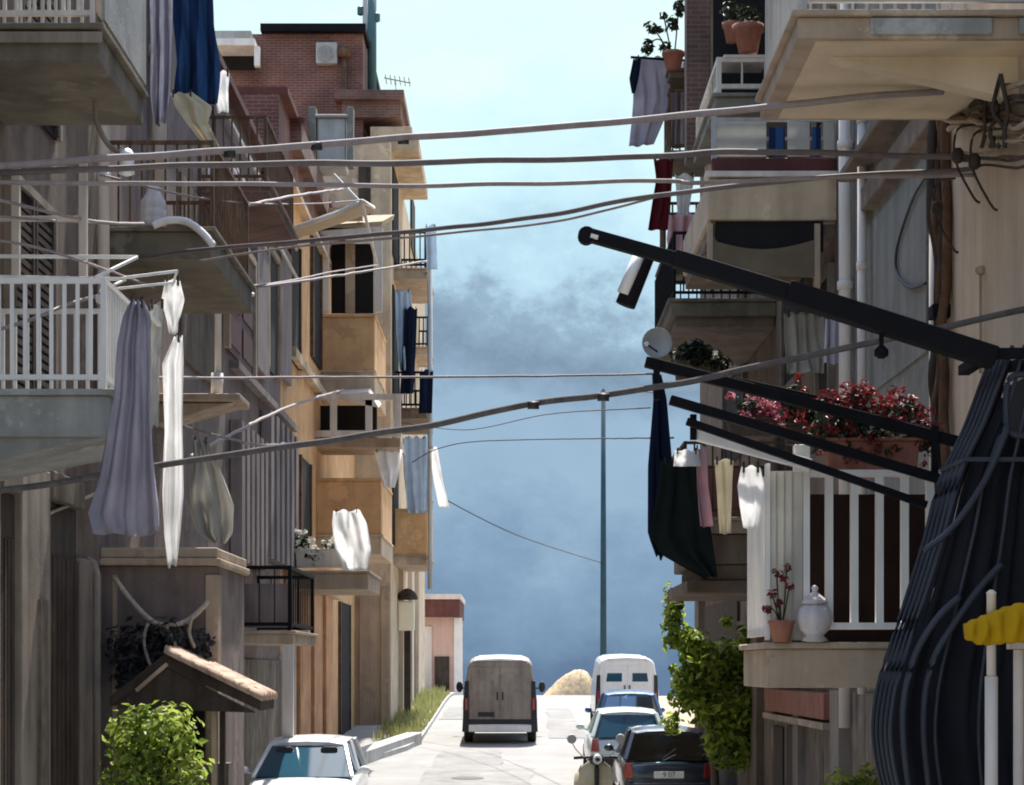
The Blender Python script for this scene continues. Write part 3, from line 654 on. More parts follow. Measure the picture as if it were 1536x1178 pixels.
# ---- fourth house, tall
XF = -3.4
h4 = empty('tall_house', (XF, 84, 0), 'tall far left house, sand plaster under a bare brick top storey', 'house')
mb = MB(); mb.box(-11, XF, 56.01, 78, -1, Z(212,56)); mb.build('wall', sand_plaster, h4)
mb = MB(); mb.box(X(290,57), X(546,57), 56.6, 63, Z(212,56)+.002, Z(58,57)); bt = mb.build('top_storey', brick, h4)
mb = MB(); mb.box(X(395,57), X(551,57), 56.3, 63.3, Z(57.8,57), Z(47,57)); mb.build('roof', iron, bt)
mb = MB(); mb.box(X(300,57), X(392,57), 55.5, 59, Z(76,56), Z(66,56)); mb.box(X(384,56),X(392,56),55.6,55.8,Z(105,56),Z(76.1,56)); mb.build('canopy', white_paint, bt)
mb = MB(); mb.box(X(300,57), X(384,57), 55.9, 60, Z(62,56), Z(48,56)); mb.box(X(320,57), X(378,57), 56.4, 59, Z(47.9,56), Z(40,56)); mb.build('water_tank', concrete, bt)
mb = MB(); mb.box(X(316,56.5), X(382,56.5), 56.5, 56.59, Z(104,56.5), Z(80,56.5)); mb.each('opening', dark_void, bt)
mb = MB(); mb.box(X(474,56.4), X(506,56.4), 56.35, 56.59, Z(96,56.4), Z(64,56.4)); o = mb.build('air_conditioner', grey_metal, bt, bev=.03)
q = MB(); q.lathe((X(488,56.3),56.36,Z(80,56.3)), [(.05,-.03),(.24,-.03),(.24,0)], 20, 'y'); q.build('fan_grille', concrete, o)
mb = MB(); mb.tube([(X(516,56.4),56.45,Z(215,56.4)),(X(516,56.4),56.45,Z(72,56.4))], .07, 8); mb.lathe((X(516,56.4),56.45,Z(86,56.4)), [(.1,0),(.2,.05),(.2,.25),(.1,.3)], 12); mb.build('flue', rust_mat, bt, smooth=True)
# roof slabs stepping down to the street
mb = MB(); mb.box(X(520,58), X(606,58), 56.3, 62, Z(200,58), Z(176,58)); mb.box(X(510,58),X(611,58),56.1,62.2,Z(175.8,58),Z(163,58)); mb.build('parapet', dark_brick, h4)
mb = MB(); mb.box(XF-.5, X(632,58), 56.5, 62.5, Z(246,58), Z(228,58)); mb.box(XF-.6, X(622,58), 56.4, 62.6, Z(227.8,58), Z(212,58)); mb.build('eaves', sand_plaster, h4, bev=.03)
for k,(pf,md) in enumerate(((402,'rail'),(612,'rail'),(832,'para'))):
    x1 = X(641,57.5)
    bb = balcony(h4, XF, x1, 57.5, 61.5, Z(pf+16,57.5), Z(pf,57.5), warm_stone if k != 1 else umber_plaster, True if md=='rail' else None, iron, 1.0, .14, .018, .03, parapet=(1.25 if md=='para' else None), pm=tan_plaster)
for k,(pf) in enumerate((520,742)):
    bb = balcony(h4, XF, X(644,70), 70, 73, Z(pf+12,70), Z(pf,70), warm_stone, True, iron, 1.0, .16, .02, .03)
for (p0,p1,q0,q1) in ((588,596,262,395),(588,596,440,605),(588,596,655,820),(606,612,905,1070),(616,621,300,380),(616,621,930,1070)):
    q = MB(); feat(q,1,XF,p0,p1,q0,q1,-.02,.04); q.build('door', dark_void, h4)
mb = MB(); d=56
for (a,b,c,e) in ((538,556,250,330),(540,552,380,450)): mb.box(X(a,d),X(b,d),55.93,56.0,Z(e,d),Z(c,d))
mb.each('window', dark_wood, h4)
mb = MB()
for (a,b) in ((598,604),(612,615),(622,626)): feat(mb,1,XF,a,b,850,1080,-.02,.14)
mb.each('pilaster', beige_plaster, h4)
mb = MB(); mb.box(X(540,56),X(560,56),55.9,55.99,.3,Z(880,56)); mb.box(X(572,56),X(583,56),55.9,55.99,.3,Z(880,56)); mb.each('trim', warm_stone, h4)
# ---- far pink house
h5 = empty('pink_house', (X(640,88), 88, 1.1), 'small pink house with a dark red roof at the end of the street', 'house')
mb = MB(); mb.box(X(618,88), X(688,88), 88, 95, .0, Z(926,88)); mb.build('wall', pink_plaster, h5)
mb = MB(); mb.box(X(612,88), X(690,88), 87.4, 95.5, Z(925.8,88), Z(900,88)); r_ = mb.build('roof', red_tile, h5); q = MB(); q.box(X(611,88),X(692,88),87.3,95.6,Z(899.8,88),Z(892,88)); q.build('gutter', cream_paint, r_)
mb = MB(); mb.box(X(681,88), X(693,88), 87.9, 88.4, .3, Z(927,88)); mb.each('pilaster', white_paint, h5)
mb = MB(); mb.box(X(652,88), X(674,88), 87.92, 88.0, 1.0, Z(985,88)); mb.build('door', dark_wood, h5)
mb = MB(); mb.box(X(636,88), X(648,88), 87.9, 88.0, 1.0, Z(940,88)); mb.each('trim', cream_paint, h5)
# ================================================================ RIGHT SIDE
XR = 3.9
r1 = empty('beige_house', (XR, 18.2, 0), 'nearest right house, smooth beige plaster under a deep tan balcony', 'house')
mb = MB(); mb.box(XR, 11, 5, 18.2, -1, 12.4); mb.build('wall', beige_plaster, r1)
t1 = balcony(r1, XR, X(1196,15), 15, 17.25, Z(58,15), Z(16,15), warm_stone, True, grey_metal, 1.0, .12, .012, .02, side=-1)
q = MB(); q.box(XR, X(1205,15)+.1, 15.06, 17.15, Z(58,15)-.012, Z(58,15)+.02); q.build('soffit', cream_soffit, t1)
q = MB(); q.box(X(1305,15), X(1488,15), 14.975, 15.0, Z(53,15), Z(28,15)); q.box(X(1528,15), XR, 14.975, 15.0, Z(53,15), Z(28,15)); q.each('panel', concrete, t1, bev=.008)
q = MB(); q.prism([(XR,15.4,Z(58,15)-.013),(X(1260,15),15.4,Z(58,15)-.013),(XR,15.4,Z(58,15)-.35)], (0,.18,0)); q.build('corbel', cream_soffit, t1)
# the lower balcony with white railing
W0 = 16.0
t2 = balcony(r1, XR, X(1150,W0), W0, 17.6, Z(1032,W0), Z(964,W0), warm_stone, None, side=-1)
q = MB(); zf = Z(964,W0); h = Z(702,W0)-zf; xa = X(1216,W0); xb = XR
n = 8
for i in range(n+1):
    x = X(1246,W0)+i*(X(1284,W0)-X(1246,W0)); 
    if x < XR: q.box(x-.03, x+.03, W0+.06, W0+.12, Z(936,W0), Z(712,W0))
q.box(xa, XR, W0+.05, W0+.13, Z(944,W0), Z(934,W0)); q.box(xa, XR, W0+.04, W0+.14, Z(714,W0), Z(704,W0))
for i in range(9):
    y = W0+.3+i*.15; q.box(X(1158,W0)-.02, X(1158,W0)+.02, y-.02, y+.02, zf+.12, zf+h-.1)
q.box(X(1155,W0),X(1162,W0),W0+.15,17.55,zf+h-.1,zf+h-.03); q.box(X(1155,W0),X(1162,W0),W0+.15,17.55,zf+.06,zf+.12)
q.box(X(1206,W0),X(1216,W0)-.002,W0+.03,W0+.15,zf+.02,zf+h+.04); q.box(X(1150,W0),X(1156,W0),W0+.03,W0+.14,zf+.02,zf+h+.04)
q.build('railing', white_paint, t2)
q = MB(); q.box(X(1157,W0), X(1205,W0), W0+.05, W0+.1, zf+.02, zf+h-.02)
for px in (1166,1178,1190): q.box(X(px,W0)-.006,X(px,W0)+.006,W0+.035,W0+.05,zf+.03,zf+h-.03)
q.build('panel', grey_cloth, t2)
q = MB(); q.box(X(1222,W0), XR-.05, 17.3, 17.34, zf+.02, zf+h-.1); q.build('backcloth', dark_maroon, t2)
q = MB(); feat(q,-1,XR,1520,1600,560,960,-.02,.05); q.build('door', dark_void, r1)
# conduit bundle down the joint between the two houses
cb = empty('conduit_bundle', (XR-.05, 18.1, 2), 'brown rusty conduits and cables running down the corner of the beige house', 'conduits')
for k in range(5):
    y = 17.72+k*.1; pts = []
    for i in range(15): z = 2.6+i*.36; pts.append((XR-.05-.03*rnd.random()-(.05 if rnd.random()<.25 else 0), y+rnd.uniform(-.06,.06), z))
    q = MB(); q.tube(spline(pts,4), rnd.choice((.03,.045,.022)), 7); q.build('conduit', rust_mat if k%2 == 0 else dark_wood, cb, smooth=True)
q = MB(); q.tube([(XR-.07,18.12,2.2),(XR-.07,18.12,7.4)], .05, 10); q.build('pipe', cream_paint, cb, smooth=True)
q = MB(); q.box(XR-.16, XR, 17.78, 17.98, Z(482,18), Z(462,18)); q.box(XR-.13,XR,18.02,18.16,Z(520,18),Z(490,18)); q.each('junction_box', iron, cb, bev=.01)
# tangle of wires on the beige wall
tg = empty('cable_tangle', (XR-.1, 17, 6.5), 'tangle of brown cables bracketed high on the beige wall under the deep balcony', 'cables')
for k in range(0):
    y0 = 15.1+rnd.uniform(0,.4); y1 = 18.0+rnd.uniform(-.3,.1); z0 = 2.5+(1000-rnd.uniform(130,265))*16/3000
    pts = []
    for i in range(9):
        t = i/8; pts.append((XR-.08-rnd.random()*.14, y0+(y1-y0)*t, z0+rnd.uniform(-.13,.13)-.12*math.sin(t*3.1)))
    q = MB(); q.tube(spline(pts,5), rnd.choice((.012,.018,.026)), 6); q.build('cable', rnd.choice((rust_mat,dark_wood,rust_mat,warm_stone)), tg, smooth=True)
for k in range(16):
    yb = (128,150,172,185,198,206,215,228,240,250)[k%10]+rnd.uniform(-6,6); sl_ = rnd.choice((-14,-4,4,10,22)); pts = []
    for px in (1416,1432,1448,1466,1486,1508,1530,1550):
        dd = dep(px,XR-.1)-.0; p = at(px, yb+sl_*(1550-px)/134+rnd.uniform(-6,6), dd); p.x = XR-.05-rnd.random()*.1; pts.append(p)
    q = MB(); q.tube(spline(pts[rnd.choice((0,0,1,3)):],5), rnd.choice((.012,.017,.024)), 6); q.build('cable', rnd.choice((rust_mat,dark_wood,rust_mat,warm_stone)), tg, smooth=True)
for k in range(5):
    px = rnd.uniform(1470,1520); pts = []
    for py in (112,140,168,196,222): dd = dep(px,XR-.1); p = at(px+rnd.uniform(-7,7)-(py-112)*.12, py, dd); p.x = XR-.1-rnd.random()*.1; pts.append(p)
    q = MB(); q.tube(spline(pts,5), .018, 6); q.build('cable', dark_wood, tg, smooth=True)
for (y,z) in ((16.6,6.7),(17.4,6.45),(16.0,6.5)):
    q = MB(); q.tube(spline([(XR-.04,y,z+.3),(XR-.2,y+.02,z+.26),(XR-.22,y,z),(XR-.08,y-.02,z-.3),(XR-.02,y,z-.35)],4), .011, 6); q.lathe((XR-.2,y,z-.02), [(.03,0),(.05,.03),(.05,.09),(.03,.12)], 10); q.build('bracket', dark_wood, tg, smooth=True)
# stain and thin pipe on the beige wall
mb = MB(); y = dep(1476,XR); mb.tube([(XR-.03,y,Z(410,y)),(XR-.03,y,Z(560,y))], .012, 6); mb.lathe((XR-.03,y,Z(412,y)),[(.03,0),(.045,.02),(.045,.05),(.02,.07)],8); mb.build('thin_pipe', warm_stone, r1, smooth=True)
# ---- grey house
r2 = empty('grey_house', (XR, 23.4, 0), 'narrow grey plastered right house between two white downpipes and rusty conduits', 'house')
mb = MB(); mb.box(XR, 11, 18.21, 23.4, -1, 13); mb.build('wall', grey_plaster, r2)
for (px,rr,z0,z1) in ((1268,.075,1.8,12),(1293,.05,2.2,9)):
    y = dep(px,XR-.1); mb = MB(); mb.tube([(XR-.1,y,z0),(XR-.1,y,z1)], rr, 12)
    for z in (3.2,5.0,6.8,8.4): mb.tube([(XR-.1,y,z),(XR-.1,y,z+.09)], rr*1.25, 12)
    mb.build('downpipe', cream_paint, r2, smooth=True)
mb = MB(); feat(mb,-1,XR,1298,1418,222,262,-.02,.12); feat(mb,-1,XR,1290,1400,190,205,-.02,.25); mb.each('cornice', umber_plaster, r2, bev=.02)
mb = MB(); feat(mb,-1,XR,1312,1392,285,560,-.02,.018); mb.build('panel', grey_plaster, r2)
mb = MB(); pts = [(XR-.04, dep(p,XR), 0) for p in (1398,1375,1352,1352,1372,1395)]
zs = (262,300,370,410,432,425); mb.tube(spline([(a,b,Z(q_,b)) for (a,b,c),q_ in zip(pts,zs)],6), .014, 6); mb.build('loop_cable', black_cable, r2, smooth=True)
# street level: lintel, doors, post
mb = MB(); feat(mb,-1,XR,1162,1252,1036,1072,-.02,.14); mb.each('lintel', terracotta, r2, bev=.01)
mb = MB(); feat(mb,-1,XR,1164,1250,1086,1400,-.02,.03); dr = mb.build('door', grey_wood, r2)
q = MB(); feat(q,-1,XR,1160,1254,1076,1085,-.02,.16); q.build('frame', warm_stone, dr)
q = MB(); feat(q,-1,XR,1166,1180,1090,1400,.03,.06); feat(q,-1,XR,1186,1200,1090,1400,.03,.06); q.each('slat', dark_wood, dr)
mb = MB(); feat(mb,-1,XR,1202,1210,1072,1400,-.02,.12); feat(mb,-1,XR,1262,1276,1036,1400,-.02,.14); mb.each('pilaster', pale_stone, r2)
mb = MB(); feat(mb,-1,XR,1285,1330,1040,1400,-.02,.04); mb.build('grey_panel', grey_wood, r2)
# ---- brown house
r3 = empty('brown_house', (XR, 41.5, 0), 'tall umber right house stacked with cluttered balconies and hung washing', 'house')
mb = MB(); mb.box(XR, 11, 23.42, 41.5, -1, 16.6); mb.build('wall', umber_plaster, r3)
d = 24.0
q = MB(); q.box(XR, X(1066,d), d+.1, 27.5, Z(352,d), Z(334,d)); ra = q.build('balcony', umber_plaster, r3, bev=.01)
q = MB(); q.box(XR, X(1062,d), d, d+.14, Z(330,d), Z(268,d)); q.box(X(1062,d), X(1062,d)+.14, d+.141, 27.5, Z(330,d), Z(268,d)); q.build('parapet', sand_plaster, ra, bev=.015)
q = MB(); q.box(XR, X(1058,d), d-.05, d+.16, Z(266,d), Z(258,d)); q.build('coping', cream_paint, ra)
q = MB(); q.box(XR, X(1068,d), d+.02, d+.12, Z(257,d), Z(236,d)); q.build('planter', red_door, ra, bev=.02)
q = MB()
for (a,b,m) in ((1076,1150,0),(1154,1178,1),(1182,1215,0),(1219,1232,1),(1236,1252,0)):
    k = MB(); k.box(X(a,d), X(b,d), d+.03, d+.06, Z(235,d)+.01, Z(182 if not m else 190,d)); k.build('blind', (grey_cloth, navy_cloth)[m], ra)
q = MB(); q.box(X(1070,d),X(1256,d),d+.07,d+.11,Z(180,d),Z(174,d)); q.box(X(1070,d),X(1256,d),d+.07,d+.11,Z(208,d),Z(203,d))
for px in (1072,1256): q.box(X(px,d)-.03,X(px,d)+.03,d+.065,d+.12,Z(236,d),Z(172,d))
q.build('railing', grey_metal, ra)
# shade under its slab, added as a near-black panel, over a drawn blind
d = 25.4
d = 24.0; q = MB(); q.box(X(1074,d), X(1236,d), d+.05, d+.09, Z(376,d), Z(331,d)); q.build('underside_shade', dark_void, ra)
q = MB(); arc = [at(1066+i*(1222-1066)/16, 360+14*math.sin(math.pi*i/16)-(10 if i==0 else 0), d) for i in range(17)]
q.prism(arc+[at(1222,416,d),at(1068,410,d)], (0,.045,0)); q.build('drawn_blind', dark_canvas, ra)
q = MB(); q.box(X(1222,d),X(1230,d),d-.02,d+.1,Z(440,d),Z(336,d)); q.box(X(1062,d),X(1069,d),d-.02,d+.1,Z(420,d),Z(336,d)); q.each('post', warm_stone, r3)
# the top balcony
d = 26.0
rt = balcony(r3, XR, X(1072,d), d, 29, Z(160,d), Z(140,d), grey_plaster, True, cream_paint, Z(92,d)-Z(140,d), .3, .012, .03, side=-1)
q = MB(); q.box(X(1080,d), X(1192,d), d+.9, d+.95, Z(136,d), Z(-60,d)); q.build('doorway', dark_void, rt)
q = MB(); q.box(X(1030,31),X(1066,31),31,31.4,Z(240,31),Z(-80,31)); q.build('pillar', dark_brick, r3)
q = MB(); q.box(X(1062,31),X(1072,31),31.1,31.5,Z(420,31),Z(-80,31)); q.build('pillar', sand_plaster, r3)
# middle balcony seen from below
d = 29.5
rc = balcony(r3, XR, X(1006,d), d, 33.4, Z(474,d), Z(448,d), dark_concrete, True, iron, .95, .14, .012, .02, side=-1)
q = MB(); q.box(XR-.02, X(1014,d), d+.08, 33.3, Z(474,d)-.15, Z(474,d)-.001); q.build('soffit', umber_plaster, rc)
# flower balcony: long planters behind inclined rails
d = 27.5
rf = balcony(r3, XR, X(1022,d), d, 31, Z(800,d), Z(776,d), warm_stone, True, rust_mat, 1.0, .13, .012, .02, side=-1)
q = MB(); q.box(XR, X(1040,d), d+.05, 30.8, Z(846,d), Z(801,d)); q.box(XR, X(1052,d), d+.1, 30.7, Z(870,d), Z(846.5,d)); q.box(XR, X(1030,d), d+.02, 30.9, Z(890,d), Z(870.5,d)); q.build('corbel', umber_plaster, rf, bev=.02)
q = MB(); q.box(X(1046,d), X(1140,d), d+1.2, d+1.24, Z(776,d), Z(690,d)); q.build('wall_panel', terracotta, rf)
mb = MB(); feat(mb,-1,XR,1060,1110,905,1200,-.02,.05); mb.build('door', dark_wood, r3)
mb = MB(); feat(mb,-1,XR,1116,1146,930,1200,-.02,.12); feat(mb,-1,XR,1052,1058,900,1200,-.02,.14); mb.each('pilaster', umber_plaster, r3)
for (p0,p1,q0,q1) in ((1180,1216,380,560),(1232,1250,420,640),(1170,1200,590,720),(1090,1120,560,690),(1228,1252,50,170)):  # dark doors added to stand for the near-black shade between the balconies
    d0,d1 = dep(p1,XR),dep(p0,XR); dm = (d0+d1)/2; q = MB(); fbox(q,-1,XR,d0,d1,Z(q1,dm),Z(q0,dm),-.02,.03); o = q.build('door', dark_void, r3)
    k = MB()
    for (a,b) in ((d0-.1,d0),(d1,d1+.1)): fbox(k,-1,XR,a,b,Z(q1,dm),Z(q0,dm)+.1,-.02,.08)
    fbox(k,-1,XR,d0,d1,Z(q0,dm)+.001,Z(q0,dm)+.1,-.02,.08); k.build('frame', grey_wood, o)
# ---- bellied iron cage in front of the beige house
gr = empty('window_cage', (XR, 14, 0), 'tall black bellied iron cage lined with dark sheeting at the right edge', 'cage')
D = 14.0
PR = [(530,1484),(575,1468),(640,1444),(720,1408),(800,1388),(880,1364),(950,1342),(1010,1322),(1060,1312),(1110,1310),(1178,1322),(1240,1345),(1300,1385)]
prof = spline([V((X(px,D+.7), 0, Z(py,D+.35))) for py, px in PR], 3)
def profx(z):
    for a, b in zip(prof[:-1], prof[1:]):
        if b.z <= z <= a.z: return a.x+(b.x-a.x)*(a.z-z)/max(1e-6, a.z-b.z)
    return prof[0].x if z > prof[0].z else prof[-1].x
for i in range(5):
    y = D+.02+i*.17; q = MB(); q.tube([(p.x,y,p.z) for p in prof], .017, 6); q.build('bar', navy_iron, gr, smooth=True)
for k in range(3):
    t = (k+1)*.26; q = MB(); q.tube([(p.x+(XR-.1-p.x)*t*1.02+.0, D+.0-.02*math.sin(i*.3), p.z) for i, p in enumerate(prof)], .014, 6); q.build('bar', navy_iron, gr, smooth=True)
for (z) in (Z(690,D),):
    q = MB(); x = profx(z); q.bar((x-.01,D-.02,z),(XR,D-.02,z),.05,.03); q.bar((x,D-.04,z),(x,D+.75,z),.05,.03); q.build('band', navy_iron, gr)
# curved flats that catch the light
for pts in ([(1512,640),(1478,720),(1430,790),(1386,826)], [(1502,846),(1468,884),(1432,935),(1402,985),(1388,1040),(1386,1110),(1396,1200)], [(1440,895),(1404,930),(1372,985),(1356,1050),(1356,1120),(1366,1200)]):
    q = MB(); c = spline([at(px,py,D-.07) for px,py in pts],5); q.tube(c, .026, 8, .02); q.build('scroll', navy_iron, gr, smooth=True)
q = MB(); vs = []; nx = 30; ny = 40; z0, z1 = Z(1300,D), Z(536,D); fs = []
for j in range(ny+1):
    z = z0+(z1-z0)*j/ny; x = profx(z)+.06
    for i in range(nx+1):
        u = i/nx; vs.append((x+(XR-.05-x)*u, D+.1+.035*math.sin(u*34+z*1.5)+.02*math.sin(u*71+1), z))
for j in range(ny):
    for i in range(nx):
        p = vs[j*(nx+1)+i]
        px, py = CX+p[0]*F/D, HY-(p[2]-EYE)*F/D
        if 1508 < px < 1560 and 565 < py < 652: continue
        fs.append((j*(nx+1)+i, j*(nx+1)+i+1, (j+1)*(nx+1)+i+1, (j+1)*(nx+1)+i))
q.add(vs, fs); q.build('sheeting', black_tarp, gr, smooth=True, solid=.006, recalc=False)
q = MB(); vs = []; fs = []
for j in range(ny+1):
    z = z0+(z1-z0)*j/ny; x = profx(z)+.06
    for i in range(13): vs.append((x+.02*math.sin(i*2+z), D+.12+i*.055, z))
for j in range(ny):
    for i in range(12): fs.append((j*13+i, j*13+i+1, (j+1)*13+i+1, (j+1)*13+i))
q.add(vs, fs); q.build('sheeting', black_tarp, gr, smooth=True, solid=.006, recalc=False)
q = MB(); pts = []
for i in range(33):
    a = 6.2832*i/32; pts.append(at(1533+24*math.copysign(abs(math.cos(a))**.6, math.cos(a)), 608+46*math.copysign(abs(math.sin(a))**.6, math.sin(a)), D-.03))
q.tube(pts, .022, 8); q.build('ring', navy_iron, gr, smooth=True)
q = MB(); q.bar(at(1478,531,D-.05), (XR,D-.05,Z(531,D)), .08, .07); q.bar((X(1484,D),D,Z(531,D)),(X(1484,D),D+.8,Z(531,D)),.08,.07); q.build('top_rail', iron, gr)
# white posts with the yellow bundle
pw = empty('white_post', (X(1487,12.8), 12.8, g(12.8)), 'pale slim post standing before the black cage with a yellow cloth tied on', 'post')
q = MB(); q.tube([(X(1487,12.8),12.8,g(12.8)),(X(1487,12.8),12.8,Z(1015,12.8))], .042, 12); q.tube([(X(1487,12.8),12.8,Z(1016,12.8)),(X(1487,12.8),12.8,Z(892,12.8))], .03, 12); q.lathe((X(1487,12.8),12.8,Z(892,12.8)),[(.03,0),(.034,.012),(.01,.03)],12); q.build('shaft', cream_paint, pw, smooth=True)
pw2 = MB(); pw2.tube([(X(1528,13),13,g(13)),(X(1528,13),13,Z(975,13))], .035, 12); pw2.box(X(1512,13),X(1545,13),12.96,13.04,Z(974,13),Z(964,13)); tag(pw2.build('short_post', cream_paint, smooth=False), 'shorter pale post with a flat top at the right edge beside the yellow cloth', 'post')
mb = MB(); vs = []; fs = []; nx, ny = 26, 10
top = [(1450,935),(1475,925),(1500,914),(1530,905),(1570,910)]; bot = [(1452,958),(1475,968),(1500,966),(1530,964),(1570,960)]
def lerp_px(tb, u):
    t = u*(len(tb)-1); i = min(int(t), len(tb)-2); t -= i; return tb[i][0]+(tb[i+1][0]-tb[i][0])*t, tb[i][1]+(tb[i+1][1]-tb[i][1])*t
for s_ in (1,-1):
    for j in range(ny+1):
        for i in range(nx+1):
            u = i/nx; a = lerp_px(top,u); b = lerp_px(bot,u); v = j/ny
            p = at(a[0]+(b[0]-a[0])*v, a[1]+(b[1]-a[1])*v+1.5*math.sin(u*40), 12.72); bul = .06*math.sin(math.pi*v)*(.6+.4*math.sin(u*30)+.2*math.sin(u*17+v*5))*min(1,u*8+.15)
            vs.append((p.x, 12.72-s_*bul+(0 if s_>0 else .1), p.z))
k = (nx+1)*(ny+1)
for s_ in (0,1):
    for j in range(ny):
        for i in range(nx): fs.append([s_*k+j*(nx+1)+i, s_*k+j*(nx+1)+i+1, s_*k+(j+1)*(nx+1)+i+1, s_*k+(j+1)*(nx+1)+i])
for j in (0,ny):
    for i in range(nx): fs.append([j*(nx+1)+i, j*(nx+1)+i+1, k+j*(nx+1)+i+1, k+j*(nx+1)+i])
for i in (0,nx):
    for j in range(ny): fs.append([j*(nx+1)+i, (j+1)*(nx+1)+i, k+(j+1)*(nx+1)+i, k+j*(nx+1)+i])
mb.add(vs, fs); tag(mb.build('yellow_bundle', yellow_mat, smooth=True), 'bunched yellow cloth tied across the pale post before the black cage', 'cloth')
# ---- street lamp arm reaching over the road
d = 13.9
arm = empty('lamp_arm', at(1480,533,d), 'long black steel arm reaching over the street from the top of the iron cage', 'lamp arm')
q = MB(); q.bar(at(1492,538,d), at(1180,438,d), .17, .15); q.build('beam', iron, arm, bev=.015)
q = MB(); q.bar(at(1200,445,d), at(1010,388,d), .125, .12); q.build('beam', iron, arm, bev=.015)
q = MB(); q.bar(at(1030,394,d), at(880,352,d), .095, .09); q.lathe(at(880,352,d-.05), [(.0,-.01),(.06,-.01),(.06,.1),(.0,.1)], 14, 'y'); q.build('beam', iron, arm, bev=.01)
q = MB(); q.bar(at(886,354,d-.06), at(897,357,d-.06), .05, .025); q.build('hole_patch', white_paint, arm)  # white piece added to stand for the bright hole at the arm's end
q = MB(); q.bar(at(1322,500,d), at(1322,522,d), .03, .03); q.lathe(at(1322,538,d), [(.02,0),(.05,.02),(.05,.06),(.02,.09)], 10); q.build('hook', iron, arm)
# hanging lantern under the arm
ln = empty('hanging_lamp', at(968,380,14.4), 'slanted dark tube lamp with white face hanging under the black arm', 'lamp')
q = MB(); a, b = at(972,372,14.4), at(938,458,14.4); q.tube([a, a.lerp(b,.3), b], .075, 14); q.build('housing', darknavy_cloth if False else iron, ln, smooth=True)
q = MB(); q.tube([at(958,385,14.33), at(934,440,14.33)], .042, 12); q.build('tube', bottle_mat, ln, smooth=True)
q = MB(); q.bar(at(990,378,14.4), at(955,392,14.4), .03, .03); q.build('bracket', iron, ln)
# ---- inclined poles of the drying frame
fr = empty('clothes_airer', at(1425,660,16.2), 'airer of inclined black and white poles over the white railing', 'clothes airer')
for (p,q_,w_,m,dd) in (((968,543),(1440,664),.085,iron,15.9),((1005,600),(1420,722),.075,iron,15.8),((1042,652),(1216,698),.09,white_paint,15.9),((1030,632),(1390,758),.06,iron,15.7),((1100,570),(1300,615),.05,iron,16.4)):
    k = MB(); k.bar(at(p[0],p[1],dd), at(q_[0],q_[1],dd), w_, w_); k.build('pole', m, fr, bev=.008)
k = MB(); k.box(X(1190,16.0),X(1214,16.0),15.95,16.04,Z(708,16),Z(668,16)); k.build('clamp', white_paint, fr, bev=.008)
for (px,py0,py1) in ((1402,640,712),(1040,622,660),(985,545,600)):
    k = MB(); k.bar(at(px,py0,15.85), at(px,py1,15.85), .05,.05); k.build('strut', iron, fr)
# ================================================================ CABLES
CG = 'overhead cables across the street'
def cable(pts, r, mat, label, clamps=(), n=8):
    mb = MB(); c = spline([at(*p) for p in pts], n*2); sd_ = rnd.uniform(0,99)
    c = [p+V((0, .3*r*noise.noise(p*2.3+V((sd_,0,0))), .55*r*noise.noise(p*1.7+V((0,sd_,0))))) for p in c]
    mb.tube(c, r, 7); o = mb.build('cable', mat, smooth=True); tag(o, label, 'cable', CG)
    for p in clamps:
        q = MB(); c = at(*p); q.tube([c-V((.045,0,.002+r*.3)), c+V((.045,0,-.002-r*.3))], r*1.25, 8); q.build('clamp', black_cable, o, smooth=True)
    return o
cable([(-78,253,15.6),(240,233,16),(480,216,16.2),(640,205,16.3),(950,181,16.6),(1250,150,16.2),(1415,136,16.25)], .029, cable_mat, 'topmost thick pale cable across the whole street, rising to the right', [(345,228,16.1),(475,217,16.2),(605,208,16.3)])
cable([(-78,262,15.7),(180,252,16),(400,246,16.2),(640,243,16.3),(980,235,16.6),(1100,228,16.8),(1300,232,16.9),(1462,236,16.9)], .026, dim_cable, 'second cable from the top, nearly level over the whole street')
cable([(-78,274,15.7),(300,276,16),(640,278,16.3),(985,271,16.6),(1040,274,16.6),(1200,268,16.8),(1462,262,16.9)], .019, cable_mat, 'third cable from the top, thin and level with a slight sag')
cable([(210,386,21.3),(330,372,20.6),(640,345,19),(830,322,18),(990,293,17.4),(1240,266,17.1),(1390,257,17),(1462,252,16.9)], .022, dim_cable, 'pale cable rising from the left shelf balcony to the wire tangle on the right')
cable([(300,392,20.6),(430,372,20),(650,352,19),(830,333,18.3),(990,294,17.42)], .012, cable_mat, 'thin cable running just under the rising pale cable')
cable([(-78,518,15.6),(40,482,16.2),(100,458,16.6),(160,440,16.9)], .016, cable_mat, 'short pale cable rising in front of the white left railing')
cable([(272,462,24),(325,440,25),(480,418,30),(640,392,40)], .02, cable_mat, 'pale cable rising past the white pipe to the tan house balconies')
cable([(60,568,17.2),(300,567,20),(500,566,23),(760,565,25),(985,561,29)], .014, cable_mat, 'thin dead level cable at mid height between the balconies')
cable([(-78,752,15.6),(0,737,15.6),(250,698,15.8),(450,668,15.9),(640,638,15.9),(800,606,15.8),(970,584,15.8),(1080,562,15.7),(1280,520,15.5),(1540,463,15.2)], .026, surf('weathered_cable', (.11,.1,.1), var=.3, scale=6, bump=0), 'long dark cable rising from low left to the top of the iron cage', [(800,606,15.75),(905,594,15.75)])
cable([(-78,845,15.6),(0,806,17.2),(80,768,19),(147,739,20.7)], .018, rope_mat, 'slack tan cable rising from the left edge to the pale drainpipe below the lavender dress')
cable([(270,694,24.5),(360,645,29),(440,608,36),(515,585,44.5)], .026, cable_mat, 'pale cable climbing from the striped shutters to the white veranda')
cable([(618,694,57),(650,676,56),(700,664,54),(780,660,50),(900,658,40),(1010,657,28)], .013, black_cable, 'faint low cable sagging across the gap of sky above the van')
